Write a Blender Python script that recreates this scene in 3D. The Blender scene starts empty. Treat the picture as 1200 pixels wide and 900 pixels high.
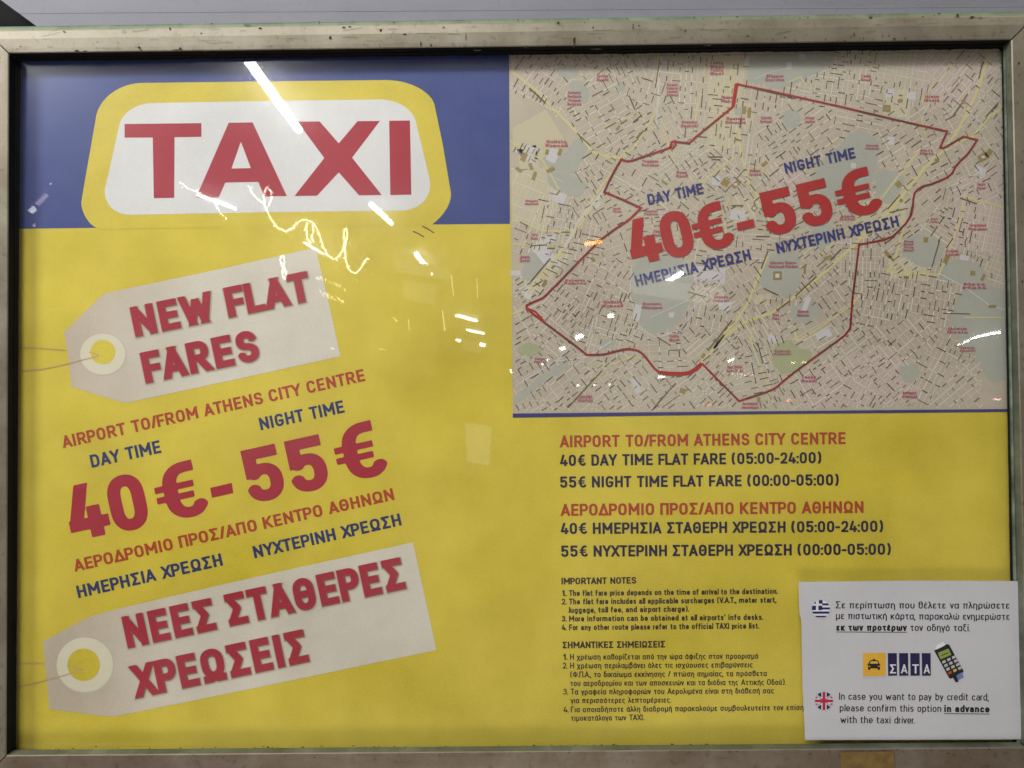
import bpy, math, random
import numpy as np
from mathutils import Vector, Euler, Matrix

# ------------------------------------------------------------------ camera, world, lights, exposure
scene = bpy.context.scene
COL = scene.collection
R = math.radians
FPX = 900.0                                   # focal length in photograph pixels (1200 wide)
cam_data = bpy.data.cameras.new("camera")
cam = bpy.data.objects.new("camera", cam_data)
COL.objects.link(cam)
cam.location = (0.00907, -0.90069, 0.40653)
cam.rotation_euler = (1.58847, 0.00791, 0.00781)
cam_data.sensor_width = 36.0
cam_data.lens = 36.0 * FPX / 1200.0
cam_data.clip_start = 0.01
cam_data.clip_end = 200.0
scene.camera = cam

world = bpy.data.worlds.new("World")
scene.world = world
world.use_nodes = True
world.node_tree.nodes["Background"].inputs[0].default_value = (0.95, 0.95, 1.0, 1)
world.node_tree.nodes["Background"].inputs[1].default_value = 0.11

scene.view_settings.view_transform = 'Standard'
scene.view_settings.look = 'None'
scene.view_settings.exposure = 0.0
scene.view_settings.gamma = 1.0
scene.view_settings.use_curve_mapping = False

def area(name, loc, target, size, size_y, power, col):
    l = bpy.data.lights.new(name, 'AREA')
    l.shape = 'RECTANGLE'; l.size = size; l.size_y = size_y
    l.energy = power; l.color = col
    o = bpy.data.objects.new(name, l); COL.objects.link(o)
    o.location = loc
    d = Vector(target) - Vector(loc)
    o.rotation_euler = d.to_track_quat('-Z', 'Y').to_euler()
    return o
area("added_area_light", (-1.86, -1.45, 1.79), (-0.1, 0, 0.40), 0.6, 0.4, 44, (1.0, 0.99, 0.97))  # added main light out of view, its blurred reflection veils the glass corner
area("added_area_light", (-0.5, -1.65, 2.20), (-0.1, 0, 0.40), 1.0, 0.3, 36, (1.0, 0.985, 0.96))  # second added light, kept outside what the glass mirrors
area("added_area_light", (1.5, -1.1, 2.15), (0.3, 0, 0.3), 0.9, 0.5, 9, (1.0, 0.93, 0.82))  # added warm light from the right, not seen in the glass
area("floor_bounce_light", (-0.2, -1.5, -1.1), (0, 0, 0.35), 1.6, 0.6, 12, (1.0, 0.94, 0.84))

# ------------------------------------------------------------------ geometry of the view on to real planes
W_POSTER = 1.16
ROT = cam.rotation_euler.to_matrix()
CAM = Vector(cam.location)
def ray(px, py):
    return ROT @ Vector(((px-600)/FPX, (450-py)/FPX, -1.0))
def at(px, py, y=0.0):
    """point of the vertical plane Y = y (the poster's plane is Y = 0)"""
    d = ray(px, py)
    t = (y-CAM.y)/d.y
    p = CAM + d*t
    return (p.x, y, p.z)
RM = np.array(ROT)
def at_np(P, y=0.0):
    P = np.asarray(P, float)
    d = np.stack([(P[:, 0]-600)/FPX, (450-P[:, 1])/FPX, -np.ones(len(P))], 1) @ RM.T
    t = (y-CAM.y)/d[:, 1]
    q = np.array(CAM)[None, :] + d*t[:, None]
    q[:, 1] = y
    return q

# depths: poster sheet at 0, each printed layer 0.1 mm nearer, glass at -8 mm, frame face at -24 mm
LAY = 0.00012
Y_GLASS = -0.008
Y_FRAME = -0.024

# ------------------------------------------------------------------ helpers for objects
def tag(o, label=None, cat=None, group=None, kind=None):
    if label: o['label'] = label
    if cat: o['category'] = cat
    if group: o['group'] = group
    if kind: o['kind'] = kind
    return o
def thing(name, loc, label, cat, group=None):
    o = bpy.data.objects.new(name, None); COL.objects.link(o)
    o.location = loc
    o.empty_display_size = 0.05
    return tag(o, label, cat, group)
def mesh_obj(name, V, F, mat, parent=None, smooth=False):
    me = bpy.data.meshes.new(name)
    V = [tuple(v) for v in V]
    if parent is not None:
        off = Vector(parent_loc(parent))
        V = [(v[0]-off.x, v[1]-off.y, v[2]-off.z) for v in V]
    me.from_pydata(V, [], F)
    me.materials.append(mat)
    if smooth:
        for p in me.polygons: p.use_smooth = True
    me.update()
    o = bpy.data.objects.new(name, me); COL.objects.link(o)
    if parent is not None: o.parent = parent
    return o
def parent_loc(o):
    p = Vector((0, 0, 0))
    while o is not None:
        p += Vector(o.location); o = o.parent
    return p

# ------------------------------------------------------------------ materials
def lin(r, g, b):
    f = lambda c: ((c/255+0.055)/1.055)**2.4 if c/255 > 0.04045 else c/255/12.92
    return (f(r), f(g), f(b))
_m = {}
def ink(name, col, rough=0.55, mottle=0.10, fade=None, bump=0.0, grad=None):
    """printed paper / vinyl: base colour with fine paper grain and broad uneven ink"""
    if name in _m: return _m[name]
    m = bpy.data.materials.new(name); m.use_nodes = True
    nt = m.node_tree; b = nt.nodes['Principled BSDF']
    b.inputs['Roughness'].default_value = rough
    b.inputs['Specular IOR Level'].default_value = 0.25
    g = nt.nodes.new('ShaderNodeNewGeometry')
    n1 = nt.nodes.new('ShaderNodeTexNoise'); n1.inputs['Scale'].default_value = 9; n1.inputs['Detail'].default_value = 8; n1.inputs['Roughness'].default_value = 0.62
    n2 = nt.nodes.new('ShaderNodeTexNoise'); n2.inputs['Scale'].default_value = 560; n2.inputs['Detail'].default_value = 3
    n3 = nt.nodes.new('ShaderNodeTexNoise'); n3.inputs['Scale'].default_value = 3.1; n3.inputs['Detail'].default_value = 4
    for n in (n1, n2, n3): nt.links.new(g.outputs['Position'], n.inputs['Vector'])
    a1 = nt.nodes.new('ShaderNodeMath'); a1.operation = 'MULTIPLY_ADD'; a1.inputs[1].default_value = 0.5
    nt.links.new(n1.outputs['Fac'], a1.inputs[0]); 
    a2 = nt.nodes.new('ShaderNodeMath'); a2.operation = 'MULTIPLY'; a2.inputs[1].default_value = 0.26
    nt.links.new(n2.outputs['Fac'], a2.inputs[0]); nt.links.new(a2.outputs[0], a1.inputs[2])
    a3 = nt.nodes.new('ShaderNodeMath'); a3.operation = 'MULTIPLY_ADD'; a3.inputs[1].default_value = 0.55
    nt.links.new(n3.outputs['Fac'], a3.inputs[0]); nt.links.new(a1.outputs[0], a3.inputs[2])
    mr = nt.nodes.new('ShaderNodeMapRange')
    mr.inputs['From Min'].default_value = 0.50; mr.inputs['From Max'].default_value = 0.75
    mr.inputs['To Min'].default_value = 0; mr.inputs['To Max'].default_value = 1
    nt.links.new(a3.outputs[0], mr.inputs['Value'])
    mx = nt.nodes.new('ShaderNodeMix'); mx.data_type = 'RGBA'
    lo = tuple(c*(1-mottle) for c in col)
    hi = tuple(c*(1+mottle*0.8)+mottle*0.05 for c in col) if fade is None else fade
    mx.inputs[6].default_value = (*lo, 1); mx.inputs[7].default_value = (*hi, 1)
    nt.links.new(mr.outputs[0], mx.inputs[0])
    res = mx.outputs[2]
    if grad:            # printed tone running along the artwork
        sx = nt.nodes.new('ShaderNodeSeparateXYZ'); nt.links.new(g.outputs['Position'], sx.inputs[0])
        gm = nt.nodes.new('ShaderNodeMapRange'); gm.interpolation_type = 'SMOOTHSTEP'
        gm.inputs['From Min'].default_value = grad[0]; gm.inputs['From Max'].default_value = grad[1]
        nt.links.new(sx.outputs['X'], gm.inputs['Value'])
        gx = nt.nodes.new('ShaderNodeMix'); gx.data_type = 'RGBA'; gx.blend_type = 'MULTIPLY'; gx.inputs[0].default_value = 1
        gr = nt.nodes.new('ShaderNodeValToRGB'); gr.color_ramp.elements[0].color = (*grad[2], 1); gr.color_ramp.elements[1].color = (1, 1, 1, 1)
        nt.links.new(gm.outputs[0], gr.inputs[0]); nt.links.new(res, gx.inputs[6]); nt.links.new(gr.outputs[0], gx.inputs[7]); res = gx.outputs[2]
    nt.links.new(res, b.inputs['Base Color'])
    if bump > 0:
        bp = nt.nodes.new('ShaderNodeBump'); bp.inputs['Strength'].default_value = bump; bp.inputs['Distance'].default_value = 0.006
        nt.links.new(n3.outputs['Fac'], bp.inputs['Height']); nt.links.new(bp.outputs[0], b.inputs['Normal'])
    _m[name] = m
    return m

M_YELLOW = ink('yellow_print', (0.57, 0.450, 0.028), 0.5, 0.18, (0.645, 0.525, 0.060), 0.5)
M_EMBLEM = ink('emblem_yellow_print', (0.60, 0.485, 0.07), 0.5, 0.12)
M_BLUE = ink('blue_print', (0.020, 0.044, 0.215), 0.5, 0.2, (0.042, 0.066, 0.24), 0.5)
M_WHITE = ink('white_print', (0.60, 0.60, 0.62), 0.5, 0.09, (0.66, 0.66, 0.68), 0.5)
M_TAG = ink('tag_print', (0.56, 0.52, 0.44), 0.5, 0.11, (0.64, 0.605, 0.535), 0.5, (-0.53, -0.36, (0.80, 0.73, 0.68)))
M_TAGRING = ink('tag_ring_print', (0.60, 0.57, 0.45), 0.5, 0.06)
M_TAGEDGE = ink('tag_shade_print', (0.36, 0.33, 0.27), 0.5, 0.05)
M_RED = ink('red_print', (0.325, 0.015, 0.034), 0.5, 0.10)
M_REDTAG = ink('tag_red_print', (0.33, 0.016, 0.036), 0.5, 0.12)
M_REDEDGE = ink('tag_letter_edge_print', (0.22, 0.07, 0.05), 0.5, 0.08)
M_REDTXT = ink('text_red_print', (0.36, 0.045, 0.016), 0.5, 0.10)
M_BLUETXT = ink('text_blue_print', (0.015, 0.025, 0.12), 0.5, 0.12)
M_NAVY = ink('text_navy_print', (0.013, 0.010, 0.045), 0.5, 0.12)
M_DARK = ink('text_dark_print', (0.026, 0.016, 0.012), 0.5, 0.12)
M_BLACK = ink('sticker_black_print', (0.012, 0.012, 0.014), 0.5, 0.1)
M_STRING = ink('string_print', (0.50, 0.33, 0.15), 0.5, 0.1)
M_DIVIDER = ink('divider_print', (0.04, 0.035, 0.17), 0.5, 0.1)

# ------------------------------------------------------------------ stroke alphabet (rounded-square sign lettering, drawn here)
# each glyph: width, strokes; x runs 0..1 over the width; y 0..1 base to top (x-height for lower case),
# 1..2 x-height to cap height, -1..0 descender.  "cx,cy~x,y" is a quarter curve round the corner (cx,cy).
O_ = '0,.5 0,.64 0,1~.5,1 1,1~1,.64 1,.36 1,0~.5,0 0,0~0,.36 0,.5'
U = {
'A': (.66, 'd0,0 .5,1|d1,0 .5,1|-.17,.25 .83,.25'),
'B': (.60, '0,0 0,1|0,1 .6,1 .95,1~.95,.77 .95,.54~.6,.54 0,.54|0,.54 .6,.54 1,.54~1,.27 1,0~.6,0 0,0'),
'C': (.58, '-1,.75 1,1~.52,1 0,1~0,.64 0,.36 0,0~.52,0 1,0~1,.25'),
'D': (.60, '0,0 0,1|0,1 .45,1 1,1~1,.62 1,.38 1,0~.45,0 0,0'),
'E': (.52, '0,0 0,1|0,1 1,1|0,.5 .9,.5|0,0 1,0'),
'F': (.51, '0,0 0,1|0,1 1,1|0,.46 .88,.46'),
'G': (.60, '<1,.80 1,1~.52,1 0,1~0,.64 0,.36 0,0~.52,0 1,0~1,.34 1,.44 .58,.44'),
'H': (.60, '0,0 0,1|1,0 1,1|0,.5 1,.5'),
'I': (.0, '0,0 0,1'),
'K': (.60, '0,0 0,1|d0,.32 .95,1|d.36,.52 1,0'),
'L': (.50, '0,1 0,0|0,0 1,0'),
'M': (.76, '0,0 0,1|1,0 1,1|d0,1 .5,.28|d1,1 .5,.28'),
'N': (.62, '0,0 0,1|1,0 1,1|-0,1 1,0'),
'O': (.60, O_),
'P': (.58, '0,0 0,1|0,1 .55,1 1,1~1,.72 1,.44~.55,.44 0,.44'),
'R': (.60, '0,0 0,1|0,1 .55,1 .97,1~.97,.73 .97,.46~.55,.46 0,.46|d<.5,.46 1,0'),
'S': (.58, '-.98,.78 .9,1~.5,1 .03,1~.03,.74 .03,.54~.5,.51 1,.47~1,.25 1,0~.5,0 .08,0~0,.22'),
'T': (.58, '0,1 1,1|.5,0 .5,1'),
'U': (.60, '0,1 0,.34 0,0~.5,0 1,0~1,.34 1,1'),
'V': (.62, 'd0,1 .5,0|d1,1 .5,0'),
'W': (.90, 'd0,1 .25,0|d.25,0 .5,.9|d.5,.9 .75,0|d.75,0 1,1'),
'X': (.62, 'd.02,0 .98,1|d.98,0 .02,1'),
'Y': (.62, 'd0,1 .5,.42|d1,1 .5,.42|.5,0 .5,.42'),
'Z': (.55, '0,1 1,1|-0,0 1,1|0,0 1,0'),
'Σ': (.56, '0,1 1,1|0,0 1,0|-0,1 .58,.52 0,0'),
'Δ': (.70, 'd0,0 .5,1|d1,0 .5,1|0,0 1,0'),
'Θ': (.60, O_+'|-.28,.5 .72,.5'),
'Π': (.60, '0,0 0,1|1,0 1,1|0,1 1,1'),
'Ω': (.64, '0,0 .30,0 .30,.16 0,.24~0,.56 0,.68 0,1~.5,1 1,1~1,.68 1,.56 1,.24~.70,.16 .70,0 1,0'),
'Φ': (.70, '.5,0 .5,1|.5,.82 .3,.82 0,.82~0,.5 0,.18~.3,.18 .7,.18 1,.18~1,.5 1,.82~.7,.82 .5,.82'),
'Γ': (.50, '0,0 0,1|0,1 1,1'),
'Λ': (.64, 'd0,0 .5,1|d1,0 .5,1'),
'0': (.56, O_),
'1': (.34, '1,0 1,1|-0,.72 1,1'),
'2': (.55, '<.02,.74 .04,1~.5,1 .98,1~.98,.74 .98,.6~.8,.42 .05,.02|0,0 1,0'),
'3': (.55, '-.02,.78 .06,1~.5,1 .95,1~.95,.76 .95,.54~.5,.54 .35,.54|-.35,.54 .5,.54 1,.54~1,.27 1,0~.5,0 .02,0~0,.24'),
'4': (.60, 'd>.40,1 0,.2|0,.2 1,.2|.74,0 .74,.46'),
'5': (.56, '.96,1 .05,1|>.05,1 .05,.44|-.10,.50 .2,.62~.5,.62 1,.62~1,.31 1,0~.5,0 .05,0~0,.22'),
'6': (.56, 'd.6,1 .1,.5|-.0,.34 0,.64~.5,.64 1,.64~1,.32 1,0~.5,0 0,0~0,.34'),
'€': (.64, '-1,1 .76,1 .24,1~.24,.62 .24,.38 .24,0~.70,0 .95,0~1.03,.17|*.60;--.20,.61 .92,.61|*.60;--.20,.38 .88,.38'),
'-': (.36, '0,.42 1,.42'),
'(': (.30, 'P1,1.1 .05,.95~0,.5 .05,.05~1,-.1'),
')': (.30, 'P0,1.1 .95,.95~1,.5 .95,.05~0,-.1'),
':': (.0, '0,0 0,0|0,.6 0,.6'),
'.': (.0, '0,0 0,0'),
',': (.0, '0,0 0,0|-0,0 -.2,-.30'),
'/': (.38, 'd0,0 1,1'),
"'": (.0, '-0,.78 0,1.1'),
}
for g, l in zip('ΑΕΡΟΜΙΚΝΤΗΥΧΒΖ', 'AEPOMIKNTHYXBZ'): U[g] = U[l]
o_ = '0,.5 0,.62 0,1~.5,1 1,1~1,.62 1,.38 1,0~.5,0 0,0~0,.38 0,.5'
L_ = {
'a': (.46, '-.08,.86 .2,1~.5,1 1,1~1,.66 1,0|1,.56 .45,.56 0,.56~0,.28 0,0~.45,0 1,0'),
'b': (.48, '0,0 0,2|'+o_), 'c': (.44, '-1,.78 .95,1~.5,1 0,1~0,.6 0,.4 0,0~.5,0 .95,0~1,.22'),
'd': (.48, '1,0 1,2|'+o_), 'e': (.48, '>1,.46 1,.62 1,1~.5,1 0,1~0,.6 0,.4 0,0~.5,0 .8,0~.96,.14|0,.47 1,.47'),
'f': (.35, '>.3,0 .3,1.6 .3,2~.9,2 1,2|0,1 .95,1'),
'g': (.48, o_+'|>1,1 1,-.4 1,-1~.5,-1 .1,-.95'), 'h': (.47, '0,0 0,2|0,1 .5,1 1,1~1,.6 1,0'),
'i': (.0, '0,0 0,1|0,1.95 0,1.95'), 'j': (.1, '1,1 1,-.5 1,-1~.3,-1|1,1.95 1,1.95'),
'k': (.46, '0,0 0,2|d.0,.3 .92,1|d.36,.55 1,0'), 'l': (.10, '0,2 0,.3 0,0~.8,0 1,0'),
'm': (.78, '0,0 0,1|0,1 .25,1 .5,1~.5,.6 .5,0|.5,1 .75,1 1,1~1,.6 1,0'),
'n': (.47, '0,0 0,1|0,1 .5,1 1,1~1,.6 1,0'), 'o': (.48, o_),
'p': (.48, '0,-1 0,1|'+o_), 'q': (.48, '1,-1 1,1|'+o_), 'r': (.32, '0,0 0,1|>0,.75 .1,1~.6,1 .9,1'),
's': (.42, '-.95,.9 .8,1~.5,1 .04,1~.04,.76 .04,.54~.5,.52 1,.48~1,.26 1,0~.5,0 .2,0~.03,.1'),
't': (.34, '.3,1.6 .3,.3 .3,0~.8,0 1,0|0,1 .95,1'), 'u': (.47, '1,0 1,1|1,0 .5,0 0,0~0,.4 0,1'),
'v': (.46, 'v0,1 .5,0|v1,1 .5,0'), 'w': (.72, 'v0,1 .25,0|v.25,0 .5,.9|v.5,.9 .75,0|v.75,0 1,1'),
'x': (.46, 'v0,0 1,1|v1,0 0,1'), 'y': (.46, 'v0,1 .54,0|-1,1 .45,-.4 .3,-1~.05,-1'), 'z': (.42, '0,1 1,1|-0,0 1,1|0,0 1,0'),
'α': (.50, o_+'|>1,1 1,.2 1.02,0~1.1,0'), 'β': (.50, '0,-1 0,1.3 0,2~.5,2 .95,2~.95,1.6 .95,.98~.6,.98 .35,.98|-.4,.98 1,.98~1,.5 1,0~.5,0 0,0'),
'γ': (.48, 'v0,1 .5,-.1|v1,1 .5,-.1|.5,-1 .5,-.1'), 'δ': (.48, o_+'|-.5,1 .05,1.2~.08,1.55 .1,2~.5,2 .9,2'),
'ε': (.42, '-.95,.86 .9,1~.5,1 .05,1~.05,.77 .05,.54~.5,.54 .75,.54|-.5,.54 0,.54~0,.27 0,0~.5,0 .9,0~.98,.16'),
'ζ': (.40, '.05,2 1,2|-1,2 .0,1.2~0,.5 0,.1~.5,.05 1,0~.95,-.5'), 'η': (.47, '0,0 0,1|0,1 .5,1 1,1~1,.6 1,-1'),
'θ': (.48, '0,1 0,1.4 0,2~.5,2 1,2~1,1.4 1,.5 1,0~.5,0 0,0~0,.5 0,1|0,1 1,1'), 'ι': (.0, '0,0 0,1'),
'κ': (.46, '0,0 0,1|v0,.4 1,1|v.35,.55 1,0'), 'λ': (.48, 'd.5,1 .02,0|-.0,2 .3,2~.4,1.4 1,0|'),
'μ': (.48, '0,-1 0,1|0,0 .5,0 1,0~1,.4|1,0 1,1'), 'ν': (.46, 'v0,1 .5,0|v1,1 .5,0'),
'ξ': (.42, '.1,2 .95,2|-.6,2 .1,2~.1,1.5 .1,1~.8,1|-.8,1 0,1~0,.5 0,.1~.5,.05 1,0~.95,-.5'), 'ο': (.48, o_),
'π': (.56, '0,1 1,1|.15,0 .15,1|.85,0 .85,1'), 'ρ': (.48, '0,-1 0,.5|'+o_),
'σ': (.52, '0,.5 0,.62 0,1~.45,1 1.05,1|.45,1 .9,1~.9,.5 .9,0~.45,0 0,0~0,.5'), 'ς': (.44, '-1,.9 .9,1~.5,1 0,1~0,.6 0,.2~.5,.05 1,0~.9,-.6'),
'τ': (.42, '0,1 1,1|.5,1 .5,.3 .5,0~.85,0'), 'υ': (.47, '0,1 0,.4 0,0~.5,0 1,0~1,.4 1,1'),
'φ': (.62, '.5,-1 .5,1.5|'+o_), 'χ': (.48, 'v0,1 1,-.9|v1,1 0,-.9'), 'ω': (.70, '0,1 0,.4 0,0~.25,0 .5,0~.5,.4 .5,.8|.5,.4 .5,0~.75,0 1,0~1,.4 1,1'),
}
for a, b in zip('άέήίόύώ', 'αεηιουω'):
    wd, s = L_[b]
    L_[a] = (wd, s+('|-.5,1.35 .62,1.9' if wd > 0 else '|T'))
KERN = {c: -.055 for c in 'AVTYΑΤΥΔΛLFΓ4/XΧWvγνyλr-PΡ.,:'}
XH = 0.715
def glyph_segments(ch, w):
    """centre-line strokes of a character in cap-height units, with pen width w"""
    if ch not in L_ and ch not in U: ch = 'Ο'
    low = ch in L_
    wd, s = (L_[ch] if low else U[ch])
    W = wd*1.0 + (w if wd == 0 else 0.0) + (0 if wd == 0 else (w-0.16)*0.5)
    def X(x): return w/2 + x*(W-w)
    def Y(y):
        if not low: return w/2 + y*(1-w)
        if y <= 0: return w/2 + y*0.22
        if y <= 1: return w/2 + y*(XH-w)
        return XH-w/2 + (y-1)*(1-XH)
    out = []
    for st in s.split('|'):
        if not st: continue
        if st == 'T':
            out.append(([(W*.5-.02, XH+.10), (W*.5+.06, XH+.27)], w*.9, 0, 0, None)); continue
        f = 1.0
        if st[0] == '*':
            k = st.index(';'); f = float(st[1:k]); st = st[k+1:]
        e0 = e1 = w*f/2; clip = None
        while st[0] in '-<>dvP':
            c = st[0]
            if c == '-' and st[1] in '.0123456789-' : 
                e0 = e1 = 0; st = st[1:]; break
            if c == '<': e0 = 0
            if c == '>': e1 = 0
            if c == 'd': e0 = e1 = w*1.2; clip = (0.0, 1.0)
            if c == 'v': e0 = e1 = w*1.2; clip = (0.0 if '-' not in st else -0.22, XH)
            if c == 'P': e0 = e1 = 0
            st = st[1:]
        pts = []
        for tk in st.split():
            if '~' in tk:
                c, e = tk.split('~')
                cx, cy = map(float, c.split(',')); ex, ey = map(float, e.split(','))
                A = np.array(pts[-1]); B = np.array((X(ex), Y(ey))); Cc = np.array((X(cx), Y(cy)))
                O = A+B-Cc
                for k in range(1, 9):
                    t = k/8*math.pi/2
                    # slightly squarer than an ellipse
                    q = O+(A-O)*math.cos(t)**0.86+(B-O)*math.sin(t)**0.86
                    pts.append(tuple(q))
            else:
                x, y = map(float, tk.split(',')); pts.append((X(x), Y(y)))
        if clip is not None:      # only the ends that reach the clip line run on past it
            m = w*0.75
            if clip[0]+m < pts[0][1] < clip[1]-m: e0 = 0
            if clip[0]+m < pts[-1][1] < clip[1]-m: e1 = 0
        out.append((pts, w*f, e0, e1, clip))
    return out, W
def seg_sdf(GX, GY, ax, ay, bx, by, r, ca=None, cb=None):
    """capsule; ca/cb: extension of a cut (flat) end"""
    dx, dy = bx-ax, by-ay; L = math.hypot(dx, dy)
    if L < 1e-6:
        return np.maximum(abs(GX-ax), abs(GY-ay))-r
    ux, uy = dx/L, dy/L
    s = (GX-ax)*ux+(GY-ay)*uy; n = abs((GX-ax)*uy-(GY-ay)*ux)
    lo = 0 if ca is None else -(ca+2*r); hi = L if cb is None else L+cb+2*r
    q = s-np.clip(s, lo, hi)
    d = np.hypot(q, n)-r
    if ca is not None: d = np.maximum(d, -s-ca)
    if cb is not None: d = np.maximum(d, s-L-cb)
    return d
def march(D, x0, y0, h):
    """filled polygons of D < 0: merged runs of full cells plus cut cells"""
    ny, nx = D.shape
    V = []; F = []; vid = {}
    def v(x, y):
        k = (round(x/h*64), round(y/h*64))
        if k not in vid: vid[k] = len(V); V.append((x, y))
        return vid[k]
    ins = D < 0
    cnt = ins[:-1, :-1].astype(int)+ins[1:, :-1]+ins[:-1, 1:]+ins[1:, 1:]
    for j in range(ny-1):
        row = cnt[j]
        if not row.any(): continue
        i = 0
        while i < nx-1:
            c = row[i]
            if c == 0: i += 1; continue
            if c == 4:
                k = i
                while k < nx-1 and row[k] == 4: k += 1
                F.append((v(x0+i*h, y0+j*h), v(x0+k*h, y0+j*h), v(x0+k*h, y0+(j+1)*h), v(x0+i*h, y0+(j+1)*h)))
                i = k; continue
            cs = [(i, j), (i+1, j), (i+1, j+1), (i, j+1)]
            poly = []
            for a in range(4):
                p = cs[a]; q = cs[(a+1) % 4]
                dp, dq = D[p[1], p[0]], D[q[1], q[0]]
                if dp < 0: poly.append((x0+p[0]*h, y0+p[1]*h))
                if (dp < 0) != (dq < 0):
                    t = dp/(dp-dq)
                    poly.append((x0+(p[0]+(q[0]-p[0])*t)*h, y0+(p[1]+(q[1]-p[1])*t)*h))
            ids = []
            for p in poly:
                k = v(*p)
                if k not in ids: ids.append(k)
            if len(ids) >= 3: F.append(tuple(ids))
            i += 1
    return V, F
_g = {}
def glyph(ch, w, h, grow=0.0, rnd=0.0):
    key = (ch, round(w, 3), round(h, 4), round(grow, 3), round(rnd, 3))
    if key in _g: return _g[key]
    segs, W = glyph_segments(ch, w)
    mg = 0.06+grow
    y0, y1 = -0.36-mg, 1.16+mg
    x0, x1 = -mg-0.10, W+mg+0.10
    nx = int(math.ceil((x1-x0)/h))+1; ny = int(math.ceil((y1-y0)/h))+1
    GX, GY = np.meshgrid(x0+np.arange(nx)*h+h*0.013, y0+np.arange(ny)*h+h*0.017)
    D = np.full(GX.shape, 9.0)
    for pts, ww, e0, e1, clip in segs:
        d = np.full(GX.shape, 9.0); n = len(pts)
        closed = n > 4 and math.hypot(pts[0][0]-pts[-1][0], pts[0][1]-pts[-1][1]) < 1e-6
        for k in range(n-1):
            (ax, ay), (bx, by) = pts[k], pts[k+1]
            if math.hypot(bx-ax, by-ay) < 1e-6 and n > 2: continue
            ca = e0 if (k == 0 and not closed) else None
            cb = e1 if (k == n-2 and not closed) else None
            d = np.minimum(d, seg_sdf(GX, GY, ax, ay, bx, by, ww/2, ca, cb))
        if clip is not None:
            d = np.maximum(d, np.maximum(clip[0]-GY, GY-clip[1]))
        D = np.minimum(D, d)
    D = D - grow - 0.002
    V, F = march(D, x0, y0, h)
    _g[key] = (np.array(V) if V else np.zeros((0, 2)), F, W)
    return _g[key]
def text_geo(text, a, b, cap, w=0.17, grow=0.0, cell=None, gap=None, up=None):
    """lay the text from pixel a to pixel b on the photo's scale, cap height in pixels"""
    h = cell if cell else (0.05 if cap < 10 else 0.036)
    g = gap if gap is not None else (0.105 if cap < 10 else 0.135)
    x = 0.0; parts = []; prev = None
    for ch in text:
        if ch == ' ':
            x += 0.44; prev = None; continue
        V, F, W = glyph(ch, w, h, grow)
        if prev is not None:
            x += g + KERN.get(ch, 0) + KERN.get(prev, 0)
        parts.append((x, V, F)); x += W; prev = ch
    total = x
    a = np.array(a, float); b = np.array(b, float)
    d = b-a; L = np.hypot(*d); ux = d/L
    uy = np.array([ux[1], -ux[0]]) if up is None else np.array(up, float)
    sx = L/total
    VV = []; FF = []; n = 0; DEP = []
    for x, V, F in parts:
        if len(V) == 0: continue
        P = a[None, :]+ux[None, :]*((V[:, 0]+x)*sx)[:, None]+uy[None, :]*(V[:, 1]*cap)[:, None]
        VV.append(P); FF += [tuple(i+n for i in f) for f in F]; n += len(V); DEP.append(np.full(len(V), 0.12 if len(DEP) % 2 else 0.0))
    text_geo.depth = np.concatenate(DEP)
    return np.concatenate(VV), FF
def lettering(text, a, b, cap, mat, parent, layer, w=0.17, y=0.0, grow=0.0, name='lettering', off=(0, 0), **kw):
    P, F = text_geo(text, a, b, cap, w, grow, **kw)
    P = P+np.array(off)
    Q = at_np(P, y-layer*LAY); Q[:, 1] -= text_geo.depth*LAY
    return mesh_obj(name, Q, F, mat, parent)
def poly_px(name, pts, mat, parent, layer, y=0.0):
    Q = at_np(pts, y-layer*LAY)
    return mesh_obj(name, Q, [tuple(range(len(pts)))], mat, parent)
def qarc(A, Cc, B, n=10):
    A, Cc, B = map(np.array, (A, Cc, B)); O = A+B-Cc
    return [tuple(O+(A-O)*math.cos(k/n*math.pi/2)+(B-O)*math.sin(k/n*math.pi/2)) for k in range(n+1)]
def ribbon_px(name, pts, width, mat, parent, layer, y=0.0, kind=None):
    """polyline drawn as one flat ribbon (mitred), widths may vary"""
    P = np.array(pts, float); n = len(P)
    wd = width if hasattr(width, '__len__') else [width]*n
    T = np.zeros_like(P)
    T[1:-1] = P[2:]-P[:-2]; T[0] = P[1]-P[0]; T[-1] = P[-1]-P[-2]
    out = []
    for i in range(n):
        if 0 < i < n-1:
            d0 = (P[i]-P[i-1]); d0 /= np.hypot(*d0); d1 = (P[i+1]-P[i]); d1 /= np.hypot(*d1)
            m = d0+d1; m /= max(np.hypot(*m), .2); nn = np.array([-m[1], m[0]])
            k = 1/max(0.45, abs(np.dot(nn, np.array([-d0[1], d0[0]]))))
        else:
            m = T[i]/np.hypot(*T[i]); nn = np.array([-m[1], m[0]]); k = 1
        out.append(P[i]+nn*wd[i]/2*k); out.append(P[i]-nn*wd[i]/2*k)
    F = [(2*i, 2*i+1, 2*i+3, 2*i+2) for i in range(n-1)]
    return mesh_obj(name, at_np(out, y-layer*LAY), F, mat, parent)
def quads_px(segs, width, y=0.0, layer=0):
    V = []; F = []
    for s in segs:
        (x0, y0, x1, y1) = s[:4]; w = (s[4] if len(s) > 4 else width)/2
        L = math.hypot(x1-x0, y1-y0)
        if L < .1: continue
        nx, ny = -(y1-y0)/L*w, (x1-x0)/L*w
        k = len(V)
        V += [(x0+nx, y0+ny), (x0-nx, y0-ny), (x1-nx, y1-ny), (x1+nx, y1+ny)]; F.append((k, k+1, k+2, k+3))
    return at_np(V, y-layer*LAY), F

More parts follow.
